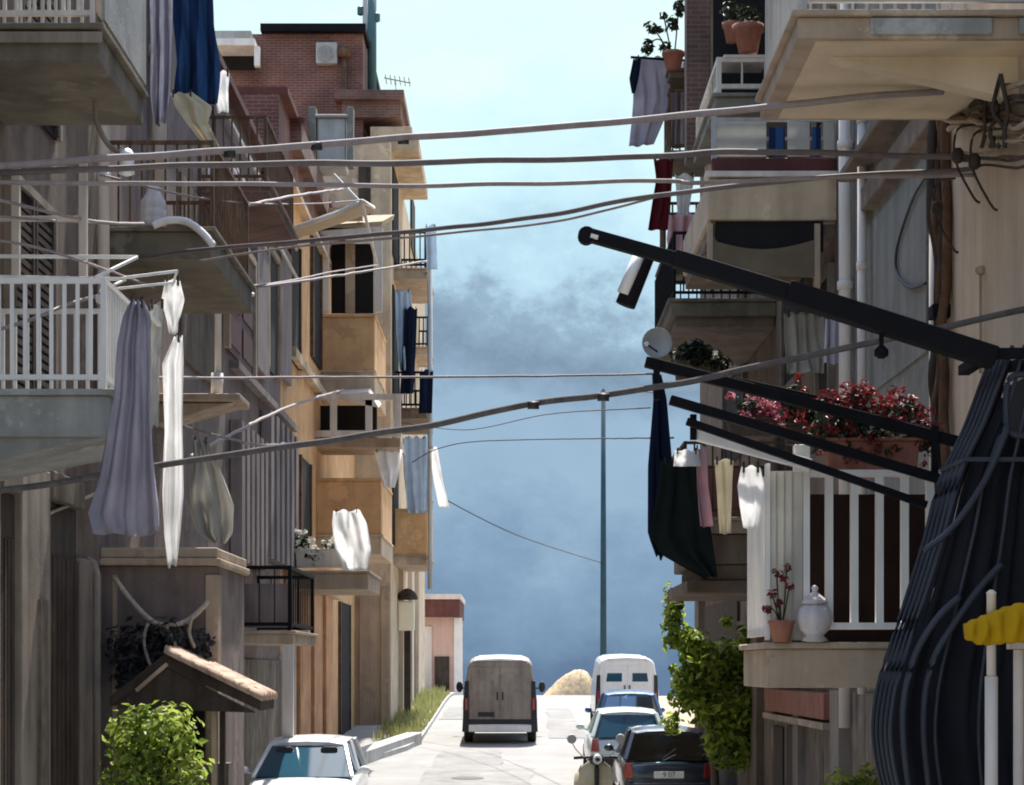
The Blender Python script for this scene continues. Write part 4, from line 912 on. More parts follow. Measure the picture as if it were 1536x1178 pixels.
cable([(660,745,72),(730,782,74),(800,812,78),(903,845,95)], .02, black_cable, 'faint sloping wire between the white banner and the distant pole')
cable([(-78,285,15.5),(0,300,15.8),(80,320,16.4),(150,333,17.6),(215,336,20)], .014, cable_mat, 'thin pale wire dipping to the rusty left balcony')
cable([(-78,318,15.6),(60,330,16.5),(210,338,21.2)], .011, cable_mat, 'thinnest pale wire at left just below the dipping wire')
cable([(330,318,25),(420,298,28),(520,283,40),(560,280,55)], .022, cable_mat, 'pale wire rising over the dark red door to the tan awning')
cable([(905,590,95),(955,588,60),(985,590,30)], .012, black_cable, 'faint wire from the distant pole to the right balconies')
cable([(1160,545,23.2),(1280,522,19),(1380,498,16.5)], .013, cable_mat, 'short pale wire slung below the black lamp arm')
cable([(330,432,24.9),(420,424,28),(500,408,34),(565,398,40)], .014, cable_mat, 'thin pale wire from the white pipe to the awning stay of the tan house')
cable([(150,262,20.9),(320,300,22),(460,306,34),(545,300,38.5)], .012, cable_mat, 'thin pale wire crossing the rusty balconies to the corner of the tan awning')
cable([(-78,352,15.6),(40,368,16.2),(140,398,17),(232,432,22)], .012, cable_mat, 'thin pale wire falling behind the white drying rack')
cable([(275,640,24),(330,655,26),(400,668,31),(452,660,44)], .018, dim_cable, 'slack dim wire drooping across the ribbed shutters')
cable([(600,634,56),(700,645,52),(820,622,44),(975,612,30)], .01, black_cable, 'very faint thin wire just below the long dark cable')
# ---------------------------------------------------------------- poles
up = empty('utility_pole', (X(905,95), 95, g(95)), 'thin blue grey utility pole beyond the crest in the gap of sky', 'utility pole')
q = MB(); q.tube([(X(905,95),95,g(95)-.3),(X(905,95),95,Z(590,95))], .17, 10, .11); q.build('shaft', far_pole_mat, up, smooth=True)
q = MB(); q.bar((X(905,95)-.28,95,Z(600,95)),(X(905,95)+.28,95,Z(600,95)),.07,.07); q.build('crossarm', far_pole_mat, up)
q = MB(); q.lathe((X(905,95),95,Z(590,95)),[(.12,0),(.14,.06),(.05,.2)],10); q.build('cap', far_pole_mat, up)
q = MB(); d = 57.2; q.tube([(X(645,d),d,Z(884,d)),(X(645,d),d,Z(352,d))], .07, 8)
for py in (402,612,832): q.bar((X(645,d),d,Z(py+6,d)),(X(634,d),d+.4,Z(py+6,d)),.06,.06)
q.build('downpipe', grey_metal, h4, smooth=True)
mp_ = empty('roof_mast', (X(554,58), 58, Z(212,58)), 'teal grey pipe mast standing beside the brick top storey against the sky', 'mast')
q = MB(); q.tube([(X(558,58),58,Z(176,58)),(X(558,58),58,Z(-40,58))], .13, 12); q.build('pipe', pole_mat, mp_, smooth=True)
q = MB(); q.tube([(X(548,58),58,Z(176,58)),(X(548,58),58,Z(-40,58))], .08, 10); q.build('pipe', grey_metal, mp_, smooth=True)
for (px,py) in ((541,16),(565,26)):
    q = MB(); q.lathe((X(px,58),58,Z(py+8,58)),[(.02,0),(.1,.04),(.1,.24),(.03,.3)],10); q.bar((X(px,58),58,Z(py,58)),(X(553,58),58,Z(py,58)),.05,.05); q.build('clamp', pole_mat, mp_, smooth=False)
an = empty('roof_aerial', (X(592,60), 60, Z(175,60)), 'spindly grey television aerial above the left rooftops', 'aerial')
q = MB(); q.tube([(X(600,60),60,Z(170,60)),(X(592,60),60,Z(122,60))], .012, 5); q.build('mast', grey_metal, an)
q = MB(); q.bar(at(576,117,60), at(616,125,60), .03,.03)
for t in range(6):
    px = 578+t*7; q.bar(at(px,112+t,59.8), at(px+2,126+t*.8,60.2), .025,.025)
q.build('elements', grey_metal, an)
# ---------------------------------------------------------------- sign lamp, canopy, plants at the left
sg = empty('box_sign', (X(609,59.6), 59.6, Z(985,59.6)), 'small bright cream box sign on a dark stand before the tall left house', 'sign')
q = MB(); q.box(X(598,59.6),X(622,59.6),59.4,59.7,Z(946,59.6),Z(902,59.6)); q.build('face', sign_mat, sg, bev=.03)
q = MB(); q.lathe((X(611,59.6),59.55,Z(900,59.6)),[(.3,0),(.32,.06),(.26,.2),(.14,.3),(.03,.34)],14); q.build('cap', dark_wood, sg, smooth=True)
q = MB(); q.box(X(606,59.6),X(616,59.6),59.5,59.62,g(59.6),Z(946.5,59.6)); q.build('post', dark_wood, sg)
# porch canopy on the bay
A, B = 20.2, 21.36
cn = MB(); rx, rz = X(262,20.8), Z(982,20.8); lx, lz = X(182,20.8), Z(1044,20.8); ex, ez = X(402,20.8), Z(1050,20.8)
cn.prism([(lx,A,lz),(rx,A,rz),(ex,A,ez),(ex,A,ez-.1),(rx,A,rz-.12),(lx,A,lz-.1)], (0,B-A,0)); cno = cn.build('canopy', dark_wood, h2)
q = MB(); n = 7
for i in range(n):
    t0, t1 = i/n, (i+1)/n
    a0, a1 = V((rx,0,rz)).lerp(V((ex,0,ez)), t0), V((rx,0,rz)).lerp(V((ex,0,ez)), t1)
    for j in range(5):
        y0 = A-.06+j*(B-A+.05)/5; w_ = (B-A)/5
        pts = [V((0,y0+w_*(.5-.5*math.cos(math.pi*k/4)), .07*math.sin(math.pi*k/4))) for k in range(5)]
        lo = [p+V((a0.x,0,a0.z+.015)) for p in pts]; hi = [p+V((a1.x+.03,0,a1.z+.0)) for p in pts]
        q.add(lo+hi, [(k,k+1,6+k,5+k) for k in range(4)])
q.build('tile', tile_mat, cno, solid=.022, recalc=False, smooth=True)
q = MB(); q.prism([(rx,A+.02,rz-.13),(lx+.05,A+.02,lz-.12),(ex-.05,A+.02,ez-.12)], (0,.05,0)); q.build('gable', dark_wood, cno)
q = MB(); q.bar((X(206,20.2),20.15,Z(1036,20.2)), (X(252,20.2),20.15,Z(996,20.2)), .05,.035); q.build('bargeboard', warm_stone, cno)
for px in (322,334): q = MB(); q.box(X(px-4,20.4),X(px+4,20.4),20.36,20.44,-.2,lz-.0); q.build('post', (warm_stone if px == 322 else dark_wood), cno)
q = MB(); q.box(X(176,20.3), X(330,20.3), 20.9, 21.2, -.3, .0+Z(1150,20.3)); q.build('step', dark_concrete, cno)
q = MB(); pts = spline([at(172,868,21.2),at(200,905,21.15),at(228,932,21.1),at(250,938,21.1),at(270,936,21.1),at(290,925,21.15),at(313,902,21.2)],6); q.tube(pts, .03, 7)
tag(q.build('rope', rope_mat, smooth=True), 'sagging tan rope slung across the bay above the small tiled canopy', 'rope')
dp = empty('dead_creeper', at(240,1000,21.1), 'leafless dark creeper clinging to the bay between the rope and canopy', 'plant')
q = MB(); leaves(q, [(*at(215,965,21.15),.4,.1,.3),(*at(250,955,21.1),.3,.12,.2),(*at(300,968,21.2),.16,.1,.2),(*at(195,1000,21.2),.22,.1,.35)], 620, .05); q.build('foliage', leaf_dry, dp, recalc=False)
q = MB()
for pts in ([(222,935),(216,960),(222,990),(230,1005)],[(288,925),(284,950),(292,972)],[(250,940),(262,965),(272,985),(290,1000)]): q.tube(spline([at(px,py,21.05) for px,py in pts],5), .02, 6)
q.build('stem', rope_mat, dp, smooth=True)
# left shrub
ls = empty('lime_shrub', (X(235,18.2), 18.2, g(18.2)), 'bright lime green shrub beside the left houses under the tiled canopy', 'shrub')
q = MB(); d = 18.2; leaves(q, [(*at(205,1110,d),.3,.35,.32),(*at(250,1105,d),.34,.35,.36),(*at(275,1165,d),.28,.3,.4),(*at(200,1180,d),.32,.35,.5),(*at(245,1230,d),.42,.4,.5),(*at(222,1078,d),.14,.15,.16),(*at(178,1085,d),.1,.12,.16)], 2300, .05, shell=.25); q.build('foliage', leaf_lime, ls, recalc=False)
q = MB()
for i in range(9): q.tube(spline([(X(235,d)+rnd.uniform(-.1,.1),d+rnd.uniform(-.1,.1),g(d)-.05),(X(235,d)+rnd.uniform(-.2,.2),d,.7),at(rnd.uniform(185,285),rnd.uniform(1085,1150),d)],5), .014, 5)
q.build('stem', bark, ls, smooth=True)
# right bush
rb = empty('street_tree', (X(1070,32), 32, g(32)), 'leafy sunlit green tree rising beside the parked black car on the right', 'tree')
q = MB(); d = 32
leaves(q, [(*at(1050,985,d),.38,.4,.38),(*at(1105,990,d),.42,.4,.42),(*at(1030,960,d),.3,.3,.3),(*at(1075,1050,d),.55,.5,.5),(*at(1125,960,d),.24,.3,.28),(*at(1010,930,d),.2,.25,.5),(*at(1030,1020,d),.32,.35,.4),(*at(1100,1110,d),.5,.5,.55),(*at(1130,1060,d),.3,.4,.6),(*at(1008,1085,d),.2,.2,.2),(*at(1060,1000,d-.35),.4,.2,.3),(*at(1030,1045,d-.3),.3,.2,.3),(*at(1135,1000,d-.3),.2,.25,.4),(*at(1120,1060,d-.4),.3,.2,.4)], 4700, .078, shell=.25)
leaves(q, [(*at(1003,905,d),.09,.12,.34),(*at(1020,900,d),.1,.12,.2),(*at(1138,935,d),.1,.1,.16),(*at(1090,935,d),.12,.12,.14)], 260, .05, shell=.1)
q.build('crown', leaf_mid, rb, recalc=False)
q = MB(); q.tube(spline([(X(1075,d),d,g(d)-.1),(X(1072,d),d+.05,.9),at(1065,1040,d)],6), .085, 9, .05)
q.build('trunk', bark, rb, smooth=True)
q = MB()
for tp in ((1030,970),(1010,930),(1110,970),(1130,1010),(1050,950),(1090,1000)): q.tube(spline([at(1068,1070,d),at((1068+tp[0])/2,1030,d+rnd.uniform(-.1,.1)),at(tp[0],tp[1],d)],5), .03, 6, .01)
q.build('limb', bark, rb, smooth=True)
# lower right potted shrub
d = 16.6; ps = empty('potted_shrub', (X(1285,d), d, g(d)), 'pale green shrub in a pot at the bottom beside the iron cage', 'shrub')
q = MB(); leaves(q, [(*at(1262,1172,d),.14,.2,.12),(*at(1300,1168,d),.16,.2,.12),(*at(1285,1200,d),.26,.28,.22)], 420, .04, shell=.2); q.build('foliage', leaf_lime, ps, recalc=False)
q = MB(); q.lathe((X(1285,d),d,g(d)), [(.17,0),(.2,.1),(.27,1.0),(.3,1.02),(.3,1.1),(.25,1.1),(.24,1.0)], 20); q.build('pot', terracotta, ps, smooth=True)
# ---------------------------------------------------------------- flowers on the right
def flowers(name, label, d, boxpx, blobs, n, petal, leafn, potmat, size=.035, cat='flower box'):
    o = empty(name, at((boxpx[0]+boxpx[1])/2, boxpx[3], d), label, cat)
    q = MB(); a, b = at(boxpx[0],boxpx[3],d), at(boxpx[1],boxpx[2],d); w_ = .2
    q.hexa([(a.x+.02,d-w_/2+.02,a.z),(b.x-.02,d-w_/2+.02,a.z),(b.x-.02,d+w_/2-.02,a.z),(a.x+.02,d+w_/2-.02,a.z),(a.x,d-w_/2,b.z),(b.x,d-w_/2,b.z),(b.x,d+w_/2,b.z),(a.x,d+w_/2,b.z)])
    q.box(a.x-.015,b.x+.015,d-w_/2-.015,d+w_/2+.015,b.z+.001,b.z+.03); q.build('box', potmat, o, bev=.008)
    B = [(*at(px,py,d),rx,.2,rz) for px,py,rx,rz in blobs]
    q = MB(); leaves(q, B, leafn, size*1.2, shell=.2); q.build('foliage', leaf_dark, o, recalc=False)
    q = MB()
    for i in range(n//9):   # flower heads: small tufts of petals
        b = rnd.choice(B); c = V((b[0],b[1],b[2]))+V((rnd.gauss(0,.5)*b[3], rnd.gauss(0,.5)*b[4]-.05, rnd.gauss(.1,.55)*b[5]))
        leaves(q, [(c.x,c.y,c.z,.045,.045,.04)], 9, size*.8)
    q.build('bloom', petal, o, recalc=False)
    return o
flowers('red_flower_box', 'terracotta box of dense red geraniums behind the black inclined poles', 16.3, (1238,1376,664,716), [(1300,640,.5,.2),(1345,615,.26,.16),(1265,628,.22,.18),(1240,660,.24,.12),(1370,640,.14,.12),(1290,595,.16,.1),(1390,660,.1,.12),(1310,680,.4,.08)], 1500, red_petal, 800, terracotta)
flowers('pink_flower_box', 'small pot of pink flowers behind the white inclined pole', 17.2, (1092,1170,632,656), [(1130,612,.2,.12),(1160,620,.12,.08)], 330, pink_petal, 140, dark_wood)
flowers('maroon_flower_box', 'low trough of dark maroon flowers between the pink and red ones', 16.9, (1176,1236,640,668), [(1205,622,.2,.14),(1190,600,.12,.14)], 240, red_petal, 320, dark_wood)
flowers('leafy_trough', 'trough of dark trailing leaves under the umber balcony soffit', 28.6, (1012,1086,545,572), [(1040,532,.34,.2),(1072,545,.24,.18)], 40, white_petal, 700, dark_concrete, .06)
pl = flowers('white_flower_box', 'pale box of white flowers on the ledge beside the ribbed shutters', 38.9, (444,520,826,852), [(455,815,.2,.24),(470,835,.2,.14),(500,818,.3,.1)], 420, white_petal, 160, cream_paint, .06)
o = empty('red_potted_plant', at(1172,962,15.98), 'small pot of thin red flowering stems beside the grey panel', 'potted plant'); d = 15.92
q = MB(); q.lathe(at(1172,963,d), [(.07,0),(.1,.14),(.11,.15),(.11,.17),(.08,.17)], 16); q.build('pot', terracotta, o, smooth=True)
q = MB()
for px,py in ((1165,860),(1180,852),(1158,890),(1184,880),(1170,905),(1150,915)): q.tube(spline([at(1172,940,d),at((px+1172)/2,915,d-.02),at(px,py,d)],4), .006, 5)
q.build('stem', leaf_dark, o)
q = MB()
for px,py in ((1165,860),(1180,852),(1158,890),(1184,880),(1170,905),(1150,915),(1176,868)): leaves(q, [(*at(px,py,d),.04,.04,.035)], 16, .028)
q.build('bloom', red_petal, o, recalc=False)
o = empty('white_urn', at(1222,963,15.95), 'small whitewashed urn with a lid on the balcony ledge by the white railing', 'urn')
q = MB(); q.lathe(at(1222,963,15.95), [(.05,0),(.11,.01),(.07,.05),(.12,.1),(.15,.18),(.13,.26),(.09,.3)], 20); q.build('body', jug_mat, o, smooth=True)
q = MB(); q.lathe(at(1222,963,15.95)+V((0,0,.301)), [(.11,0),(.1,.03),(.05,.07),(.02,.1),(.03,.13),(.01,.15)], 16); q.build('lid', jug_mat, o, smooth=True)
o = empty('white_jug', at(230,344,21.48), 'pale ribbed jug standing on the rusty railed left balcony', 'jug')
q = MB(); q.lathe(at(230,344,21.48), [(.1,0),(.13,.02),(.14,.1),(.135,.11),(.14,.12),(.14,.2),(.135,.21),(.14,.22),(.13,.3),(.08,.38),(.07,.42),(.085,.45)], 20); q.build('body', jug_mat, o, smooth=True)
q = MB(); q.lathe(at(230,344,21.48)+V((0,0,.452)), [(.086,0),(.09,.03),(.04,.06)], 14); q.build('stopper', terracotta, o, smooth=True)
for (px,lab) in ((312,'squat white bottle at the left end of the upper red brick balcony'),(347,'white bottle further right on the upper red brick balcony')):
    o = empty('bottle', at(px,274,28.2), lab, 'bottle', 'bottles on the brick balcony'); h_ = .26
    q = MB(); q.lathe(at(px,274,28.2), [(.07,0),(.08,.02),(.08,h_*.6),(.035,h_*.8),(.035,h_)], 14); q.build('body', bottle_mat, o, smooth=True)
    q = MB(); q.lathe(at(px,274,28.2)+V((0,0,h_+.001)), [(.04,0),(.04,.04)], 12); q.build('cap', red_door, o)
for (px,py,rr,hh,lab) in ((1122,78,.19,.36,'broad terracotta pot on the top right balcony before the dark doorway'),(1098,62,.12,.26,'narrower terracotta pot behind the broad one on the top right balcony')):
    d = 26.1 if px > 1110 else 26.5
    o = empty('plant_pot', at(px,py,d), lab, 'pot', 'pots on the top balcony'); q = MB(); q.lathe(at(px,py+2,d), [(rr*.65,0),(rr*.95,hh*.75),(rr*1.1,hh*.77),(rr*1.1,hh),(rr*.9,hh)], 18); q.build('body', terracotta, o, smooth=True)
    q = MB(); leaves(q, [(*(at(px,py,d)+V((0,0,hh+.12))),.16,.16,.14)], 90, .05); q.build('foliage', leaf_dark, o, recalc=False)
q = MB(); q.box(X(1086,26),X(1152,26),26.02,26.7,Z(80,26)-.05,Z(80,26)-.012); q.build('shelf', cream_paint, rt)
# feathery plant on the far upper balcony edge
o = empty('balcony_plant', at(1005,100,33.2), 'feathery dark plant leaning out over the sky from the top right balcony', 'plant')
q = MB(); q.lathe(at(1010,104,33.2), [(.12,0),(.17,.22),(.19,.22),(.19,.28),(.15,.28)], 14); q.build('pot', terracotta, o, smooth=True)
q = MB(); leaves(q, [(*at(1008,36,33.2),.1,.1,.12),(*at(985,45,33.2),.16,.1,.04),(*at(975,38,33.2),.14,.08,.03),(*at(1018,12,33.2),.09,.1,.16),(*at(995,24,33.2),.07,.08,.05),(*at(972,72,33.2),.1,.1,.15),(*at(998,72,33.2),.1,.1,.1)], 330, .055); q.build('foliage', leaf_dark, o, recalc=False)
q = MB()
for px,py in ((1018,10),(975,38),(972,66),(996,26)): q.tube(spline([at(1010,95,33.2),at((px+1010)/2,60,33.2),at(px,py,33.2)],4), .013, 5)
q.build('stem', bark, o)
# ---------------------------------------------------------------- balconies that carry the far washing on the right
d = 33.6
rg = balcony(r3, XR, X(992,d), d, 34.5, Z(412,d), Z(396,d), dark_concrete, True, rust_mat, 1.0, .13, .014, .022, side=-1)
rh = balcony(r3, XR, X(1000,d), d, 34.7, Z(242,d), Z(226,d), dark_concrete, True, rust_mat, 1.0, .13, .014, .022, side=-1)
ri = balcony(r3, XR, X(1004,d), d, 34.9, Z(116,d), Z(102,d), dark_concrete, None, side=-1)
q = MB(); q.bar(at(1040,92,33.9), at(946,86,33.9), .035,.035); q.bar(at(1040,96,34.6), at(950,92,34.6), .03,.03); q.bar(at(1040,92,33.9), at(1040,110,33.9),.04,.04); q.each('clothes_arm', iron, ri)
sdish = empty('satellite_dish', at(985,545,29), 'round grey satellite dish at the balcony corner against the cloud', 'satellite dish')
q = MB(); q.lathe(at(986,515,29), [(.01,.09),(.1,.075),(.18,.03),(.215,-.02),(.225,-.03),(.2,-.012),(.12,.05),(.01,.07)], 22, 'y'); q.build('dish', grey_metal, sdish, smooth=True)
q = MB(); q.bar(at(986,517,29.1), at(1008,532,29.5), .04,.04); q.bar(at(986,545,29.1), at(986,517,29.1),.03,.03); q.bar(at(986,528,29.), at(972,518,28.6),.018,.018); q.build('bracket', iron, sdish)
q = MB(); q.lathe(at(970,516,28.55), [(.03,-.05),(.035,0),(.02,.05)], 10, 'y'); q.build('receiver', bottle_mat, sdish)
# ---------------------------------------------------------------- washing
WG = 'washing hung out over the street'
hang('washing', [(86,952,1000),(110,950,1004),(150,950,1006),(180,948,996),(218,944,980)], 34, lavender_cloth, 'lavender shirt hung out against the sky from the top right balcony', 'washing', WG, folds=2.4, amp=.09)
hang('washing', [(92,1004,1030),(150,1005,1030),(222,998,1028)], 34.3, stripe_cloth, 'striped towel hung beside the lavender shirt at top right', 'washing', WG, folds=1.6)
hang('washing', [(88,950,962),(118,944,958),(140,948,952)], 33.85, darknavy_cloth, 'small black cloth pegged at the left edge of the lavender shirt', 'washing', WG, folds=1, amp=.03)
hang('washing', [(238,980,1010),(270,984,1008),(346,972,1004)], 33.4, maroon_cloth, 'dark maroon cloth hung below the striped towel on the right', 'washing', WG, folds=1.5)
hang('washing', [(322,1004,1048),(360,1000,1050),(398,1006,1040)], 33.3, pink_cloth, 'bundled pale pink cloth over the right balcony rail above the lamp arm', 'washing', WG, folds=2.5, amp=.1)
hang('washing', [(262,1012,1042),(300,1015,1036),(338,1018,1030)], 33.45, white_cloth, 'small white cloth pegged above the pale pink bundle', 'washing', WG, folds=1.5)
hang('washing', [(560,978,992),(600,980,1000),(700,972,1008),(800,972,1000),(835,985,996)], 27.1, darknavy_cloth, 'long narrow navy garment hanging at the edge of the right balconies', 'washing', WG, folds=1.4, amp=.09)
hang('washing', [(690,990,1052),(740,985,1058),(800,975,1066),(830,992,1070),(866,1056,1076)], 26.9, forest_cloth, 'large black green cloth hanging to a point above the tree', 'washing', WG, folds=1.8, amp=.1)
hang('washing', [(470,1176,1236),(560,1180,1240)], 24.8, grey_cloth, 'pale grey sheets hung under the brown balcony by the white downpipe', 'washing', WG, folds=4, amp=.09)
hang('washing', [(478,1238,1262),(545,1236,1262)], 22.9, stripe_cloth, 'small striped cloth hung against the white downpipes', 'washing', WG, folds=1.5, amp=.05)
hang('washing', [(676,1012,1048),(700,1010,1052)], 26.4, white_cloth, 'small white cloth pegged over the top of the black green cloth', 'washing', WG, folds=1.6, amp=.04)
hang('washing', [(672,1044,1060),(730,1046,1062),(790,1050,1070)], 26.5, pink_cloth, 'narrow pink cloth hung beside the black green cloth', 'washing', WG, folds=1, amp=.05)
hang('washing', [(700,1112,1140),(730,1106,1146),(760,1110,1144),(792,1116,1136)], 15.9, white_cloth, 'bright white bib shaped cloth hung left of the grey panel', 'washing', WG, folds=1.4, amp=.03)
hang('washing', [(690,1072,1100),(740,1076,1098),(800,1080,1096)], 20.5, cream_cloth, 'cream rag hanging between the pink cloth and the white bib', 'washing', WG, folds=1.2, amp=.05)
# left
hang('washing', [(-40,224,262),(60,228,258),(140,226,256),(186,232,250)], 21.9, stripe_cloth, 'long grey and white striped towel at the top left beside the downpipe', 'washing', WG, folds=2.2, amp=.1)
hang('washing', [(-40,250,318),(40,262,322),(100,268,332),(158,262,328)], 22.2, navy_cloth, 'navy blue trousers hung at the top left against the sky', 'washing', WG, folds=2.3, amp=.1)
hang('washing', [(140,256,290),(160,262,318),(185,280,312),(222,308,330)], 22.0, cream_cloth, 'cream cloth trailing below the navy trousers', 'washing', WG, folds=2, amp=.05)
hang('washing', [(108,324,344),(135,322,342),(168,326,342)], 22.4, white_cloth, 'short white cloth hung right of the navy trousers', 'washing', WG, folds=1.3, amp=.04)
q = MB(); q.bar(at(150,-48,22.05),at(352,-34,22.2),.03,.03); q.bar(at(128,-44,22.3),at(352,-36,22.5),.03,.03); q.bar(at(352,-34,22.2),at(352,-36,22.5),.03,.03); tag(q.build('clothes_pole', cream_paint), 'pale double clothes pole above the striped towel and navy trousers', 'clothes pole')
hang('washing', [(452,196,216),(476,184,226),(520,176,226),(600,172,228),(700,152,234),(770,134,240),(802,144,240)], 15.36, lavender_cloth, 'long lavender dress hanging from the left balcony rack', 'washing', WG, folds=3, amp=.1, ny=34)
hang('washing', [(420,248,270),(450,242,276),(480,250,268),(500,254,266)], 17.5, white_cloth, 'small bright white cloth at the tip of the left balcony rack', 'washing', WG, folds=1.4, amp=.05)
hang('washing', [(505,262,274),(545,244,276),(640,246,274),(740,240,276),(800,242,272),(848,250,266)], 17.6, white_cloth, 'long narrow bright white sheet hanging beside the lavender dress', 'washing', WG, folds=1.6, amp=.12, ny=34)
hang('washing', [(455,226,246),(560,222,238),(640,226,236)], 17.3, grey_cloth, 'grey cloth strip between the lavender dress and the white sheet', 'washing', WG, folds=1, amp=.05)
hang('washing', [(660,290,312),(700,292,330),(760,284,352),(800,296,348),(815,318,338)], 23.6, grey_cloth, 'bulging pale grey bag hung before the ribbed shutters', 'washing', WG, folds=2.2, amp=.16)
rk = empty('drying_rack', at(100,420,16.9), 'white drying rack of bars fixed over the left balcony railing', 'drying rack')
for (p,q_,w_) in (((-78,384,16.2),(206,386,17.0),.03),((-78,414,16.3),(188,419,17.0),.028),((206,386,17.0),(142,417,16.4),.026),((148,447,16.4),(198,481,17.1),.055),((150,438,16.5),(188,420,17.05),.022),((185,417,17.0),(266,407,17.5),.026),((150,436,16.9),(262,424,17.5),.022),((266,407,17.5),(258,430,17.5),.022),((225,470,17.1),(240,488,17.3),.04)):
    k = MB(); k.bar(at(*p), at(*q_), w_, w_); k.build('bar', white_paint, rk, bev=.004)
af = MB()
for px in (24,125): af.box(X(px-6,17.0),X(px+6,17.0),16.97,17.03,Z(418,17.0),Z(244,17.0))
af.box(X(-60,17),X(130,17),16.975,17.025,Z(332,17),Z(325,17)); af.build('awning_frame', cream_paint, h1, bev=.004)
# middle and far washing
hang('washing', [(766,500,540),(785,498,550),(826,502,557),(856,514,552)], 38.4, white_cloth, 'white cloth bundled over the ledge right of the white flowers', 'washing', WG, folds=2, amp=.14)
FG = 'washing on the tall far left house'
hang('washing', [(436,592,616),(500,594,622),(556,600,618)], 57.3, blue_cloth, 'pale blue sheet on the upper balcony of the tall left house', 'washing', FG, folds=3, amp=.1)
hang('washing', [(462,606,626),(520,604,624),(592,600,620)], 57.2, darknavy_cloth, 'black garment hung over the pale blue sheet', 'washing', FG, folds=1.5, amp=.08)
hang('washing', [(556,630,650),(620,628,648)], 57.1, darknavy_cloth, 'short black garment at the outer corner below the pale blue sheet', 'washing', FG, folds=1.5, amp=.08)
hang('washing', [(656,604,640),(710,606,642),(770,612,640)], 57.3, blue_cloth, 'long pale blue sheet below the black garments on the tall left house', 'washing', FG, folds=3, amp=.1)
hang('washing', [(672,642,656),(720,650,664),(762,658,674)], 57.1, white_cloth, 'white strip of cloth blowing off the tall left house against the cloud', 'washing', FG, folds=1, amp=.06)
hang('washing', [(338,638,654),(404,640,656)], 57.1, blue_cloth, 'small pale cloth at the highest balcony corner of the tall left house', 'washing', FG, folds=1, amp=.06)
hang('washing', [(676,560,604),(700,568,600),(732,576,592)], 44.8, white_cloth, 'crumpled white cloth over the corner of the lower tan parapet', 'washing', FG, folds=2, amp=.12)

# ================================================================ VEHICLES
def glass_see():
    m, nt, b = newmat('see_through_glass'); L = nt.links.new
    t = node(nt, 'ShaderNodeBsdfTransparent'); t.inputs[0].default_value = (.3,.4,.46,1); gl = node(nt, 'ShaderNodeBsdfGlossy', Roughness=.03); gl.inputs[0].default_value = (.85,.95,1,1)
    lw = node(nt, 'ShaderNodeLayerWeight', Blend=.35); ms = node(nt, 'ShaderNodeMixShader'); ad = node(nt, 'ShaderNodeMath', operation='MULTIPLY_ADD'); ad.inputs[1].default_value = .7; ad.inputs[2].default_value = .22
    L(lw.outputs['Fresnel'], ad.inputs[0]); L(ad.outputs[0], ms.inputs[0]); L(t.outputs[0], ms.inputs[1]); L(gl.outputs[0], ms.inputs[2]); L(ms.outputs[0], nt.nodes['Material Output'].inputs[0]); return m
see_glass = glass_see()
ZERO = V((0,0,0))
def loft(mb, rings):
    n = len(rings[0]); vs = [p for r in rings for p in r]; fs = []
    for i in range(len(rings)-1):
        for k in range(n): fs.append((i*n+k, i*n+(k+1)%n, (i+1)*n+(k+1)%n, (i+1)*n+k))
    fs.append(tuple(range(n))[::-1]); fs.append(tuple((len(rings)-1)*n+k for k in range(n)))
    return mb.add(vs, fs)
def section(y, hw, zb, zt, crown=.02):
    h = [(0,zb),(hw*.86,zb),(hw*.975,zb+.1),(hw,zb+(zt-zb)*.5),(hw*.985,zt-.14),(hw*.94,zt-.03),(hw*.8,zt),(hw*.4,zt+crown*.8)]
    r = [V((x,y,z)) for x,z in h]+[V((0,y,zt+crown))]+[V((-x,y,z)) for x,z in h[:0:-1]]
    return r
def wheels(root, W, ys_, rad=.29, wid=.19):
    for y in ys_:
        for s_ in (-1,1):
            x = s_*(W/2-wid/2-.015); q = MB(); q.lathe((x,y,rad), [(rad*.6,-wid/2),(rad*.93,-wid/2),(rad,-wid*.33),(rad,wid*.33),(rad*.93,wid/2),(rad*.6,wid/2)], 26, 'x'); o = q.build('wheel', rubber, root, smooth=False)
            q = MB(); e = s_*(wid/2-.012); q.lathe((x+e,y,rad), [(rad*.62,-.012),(rad*.62,.012),(rad*.5,.004),(rad*.2,.012),(.01,.014)] , 20, 'x'); q.build('rim', rim_mat, o)
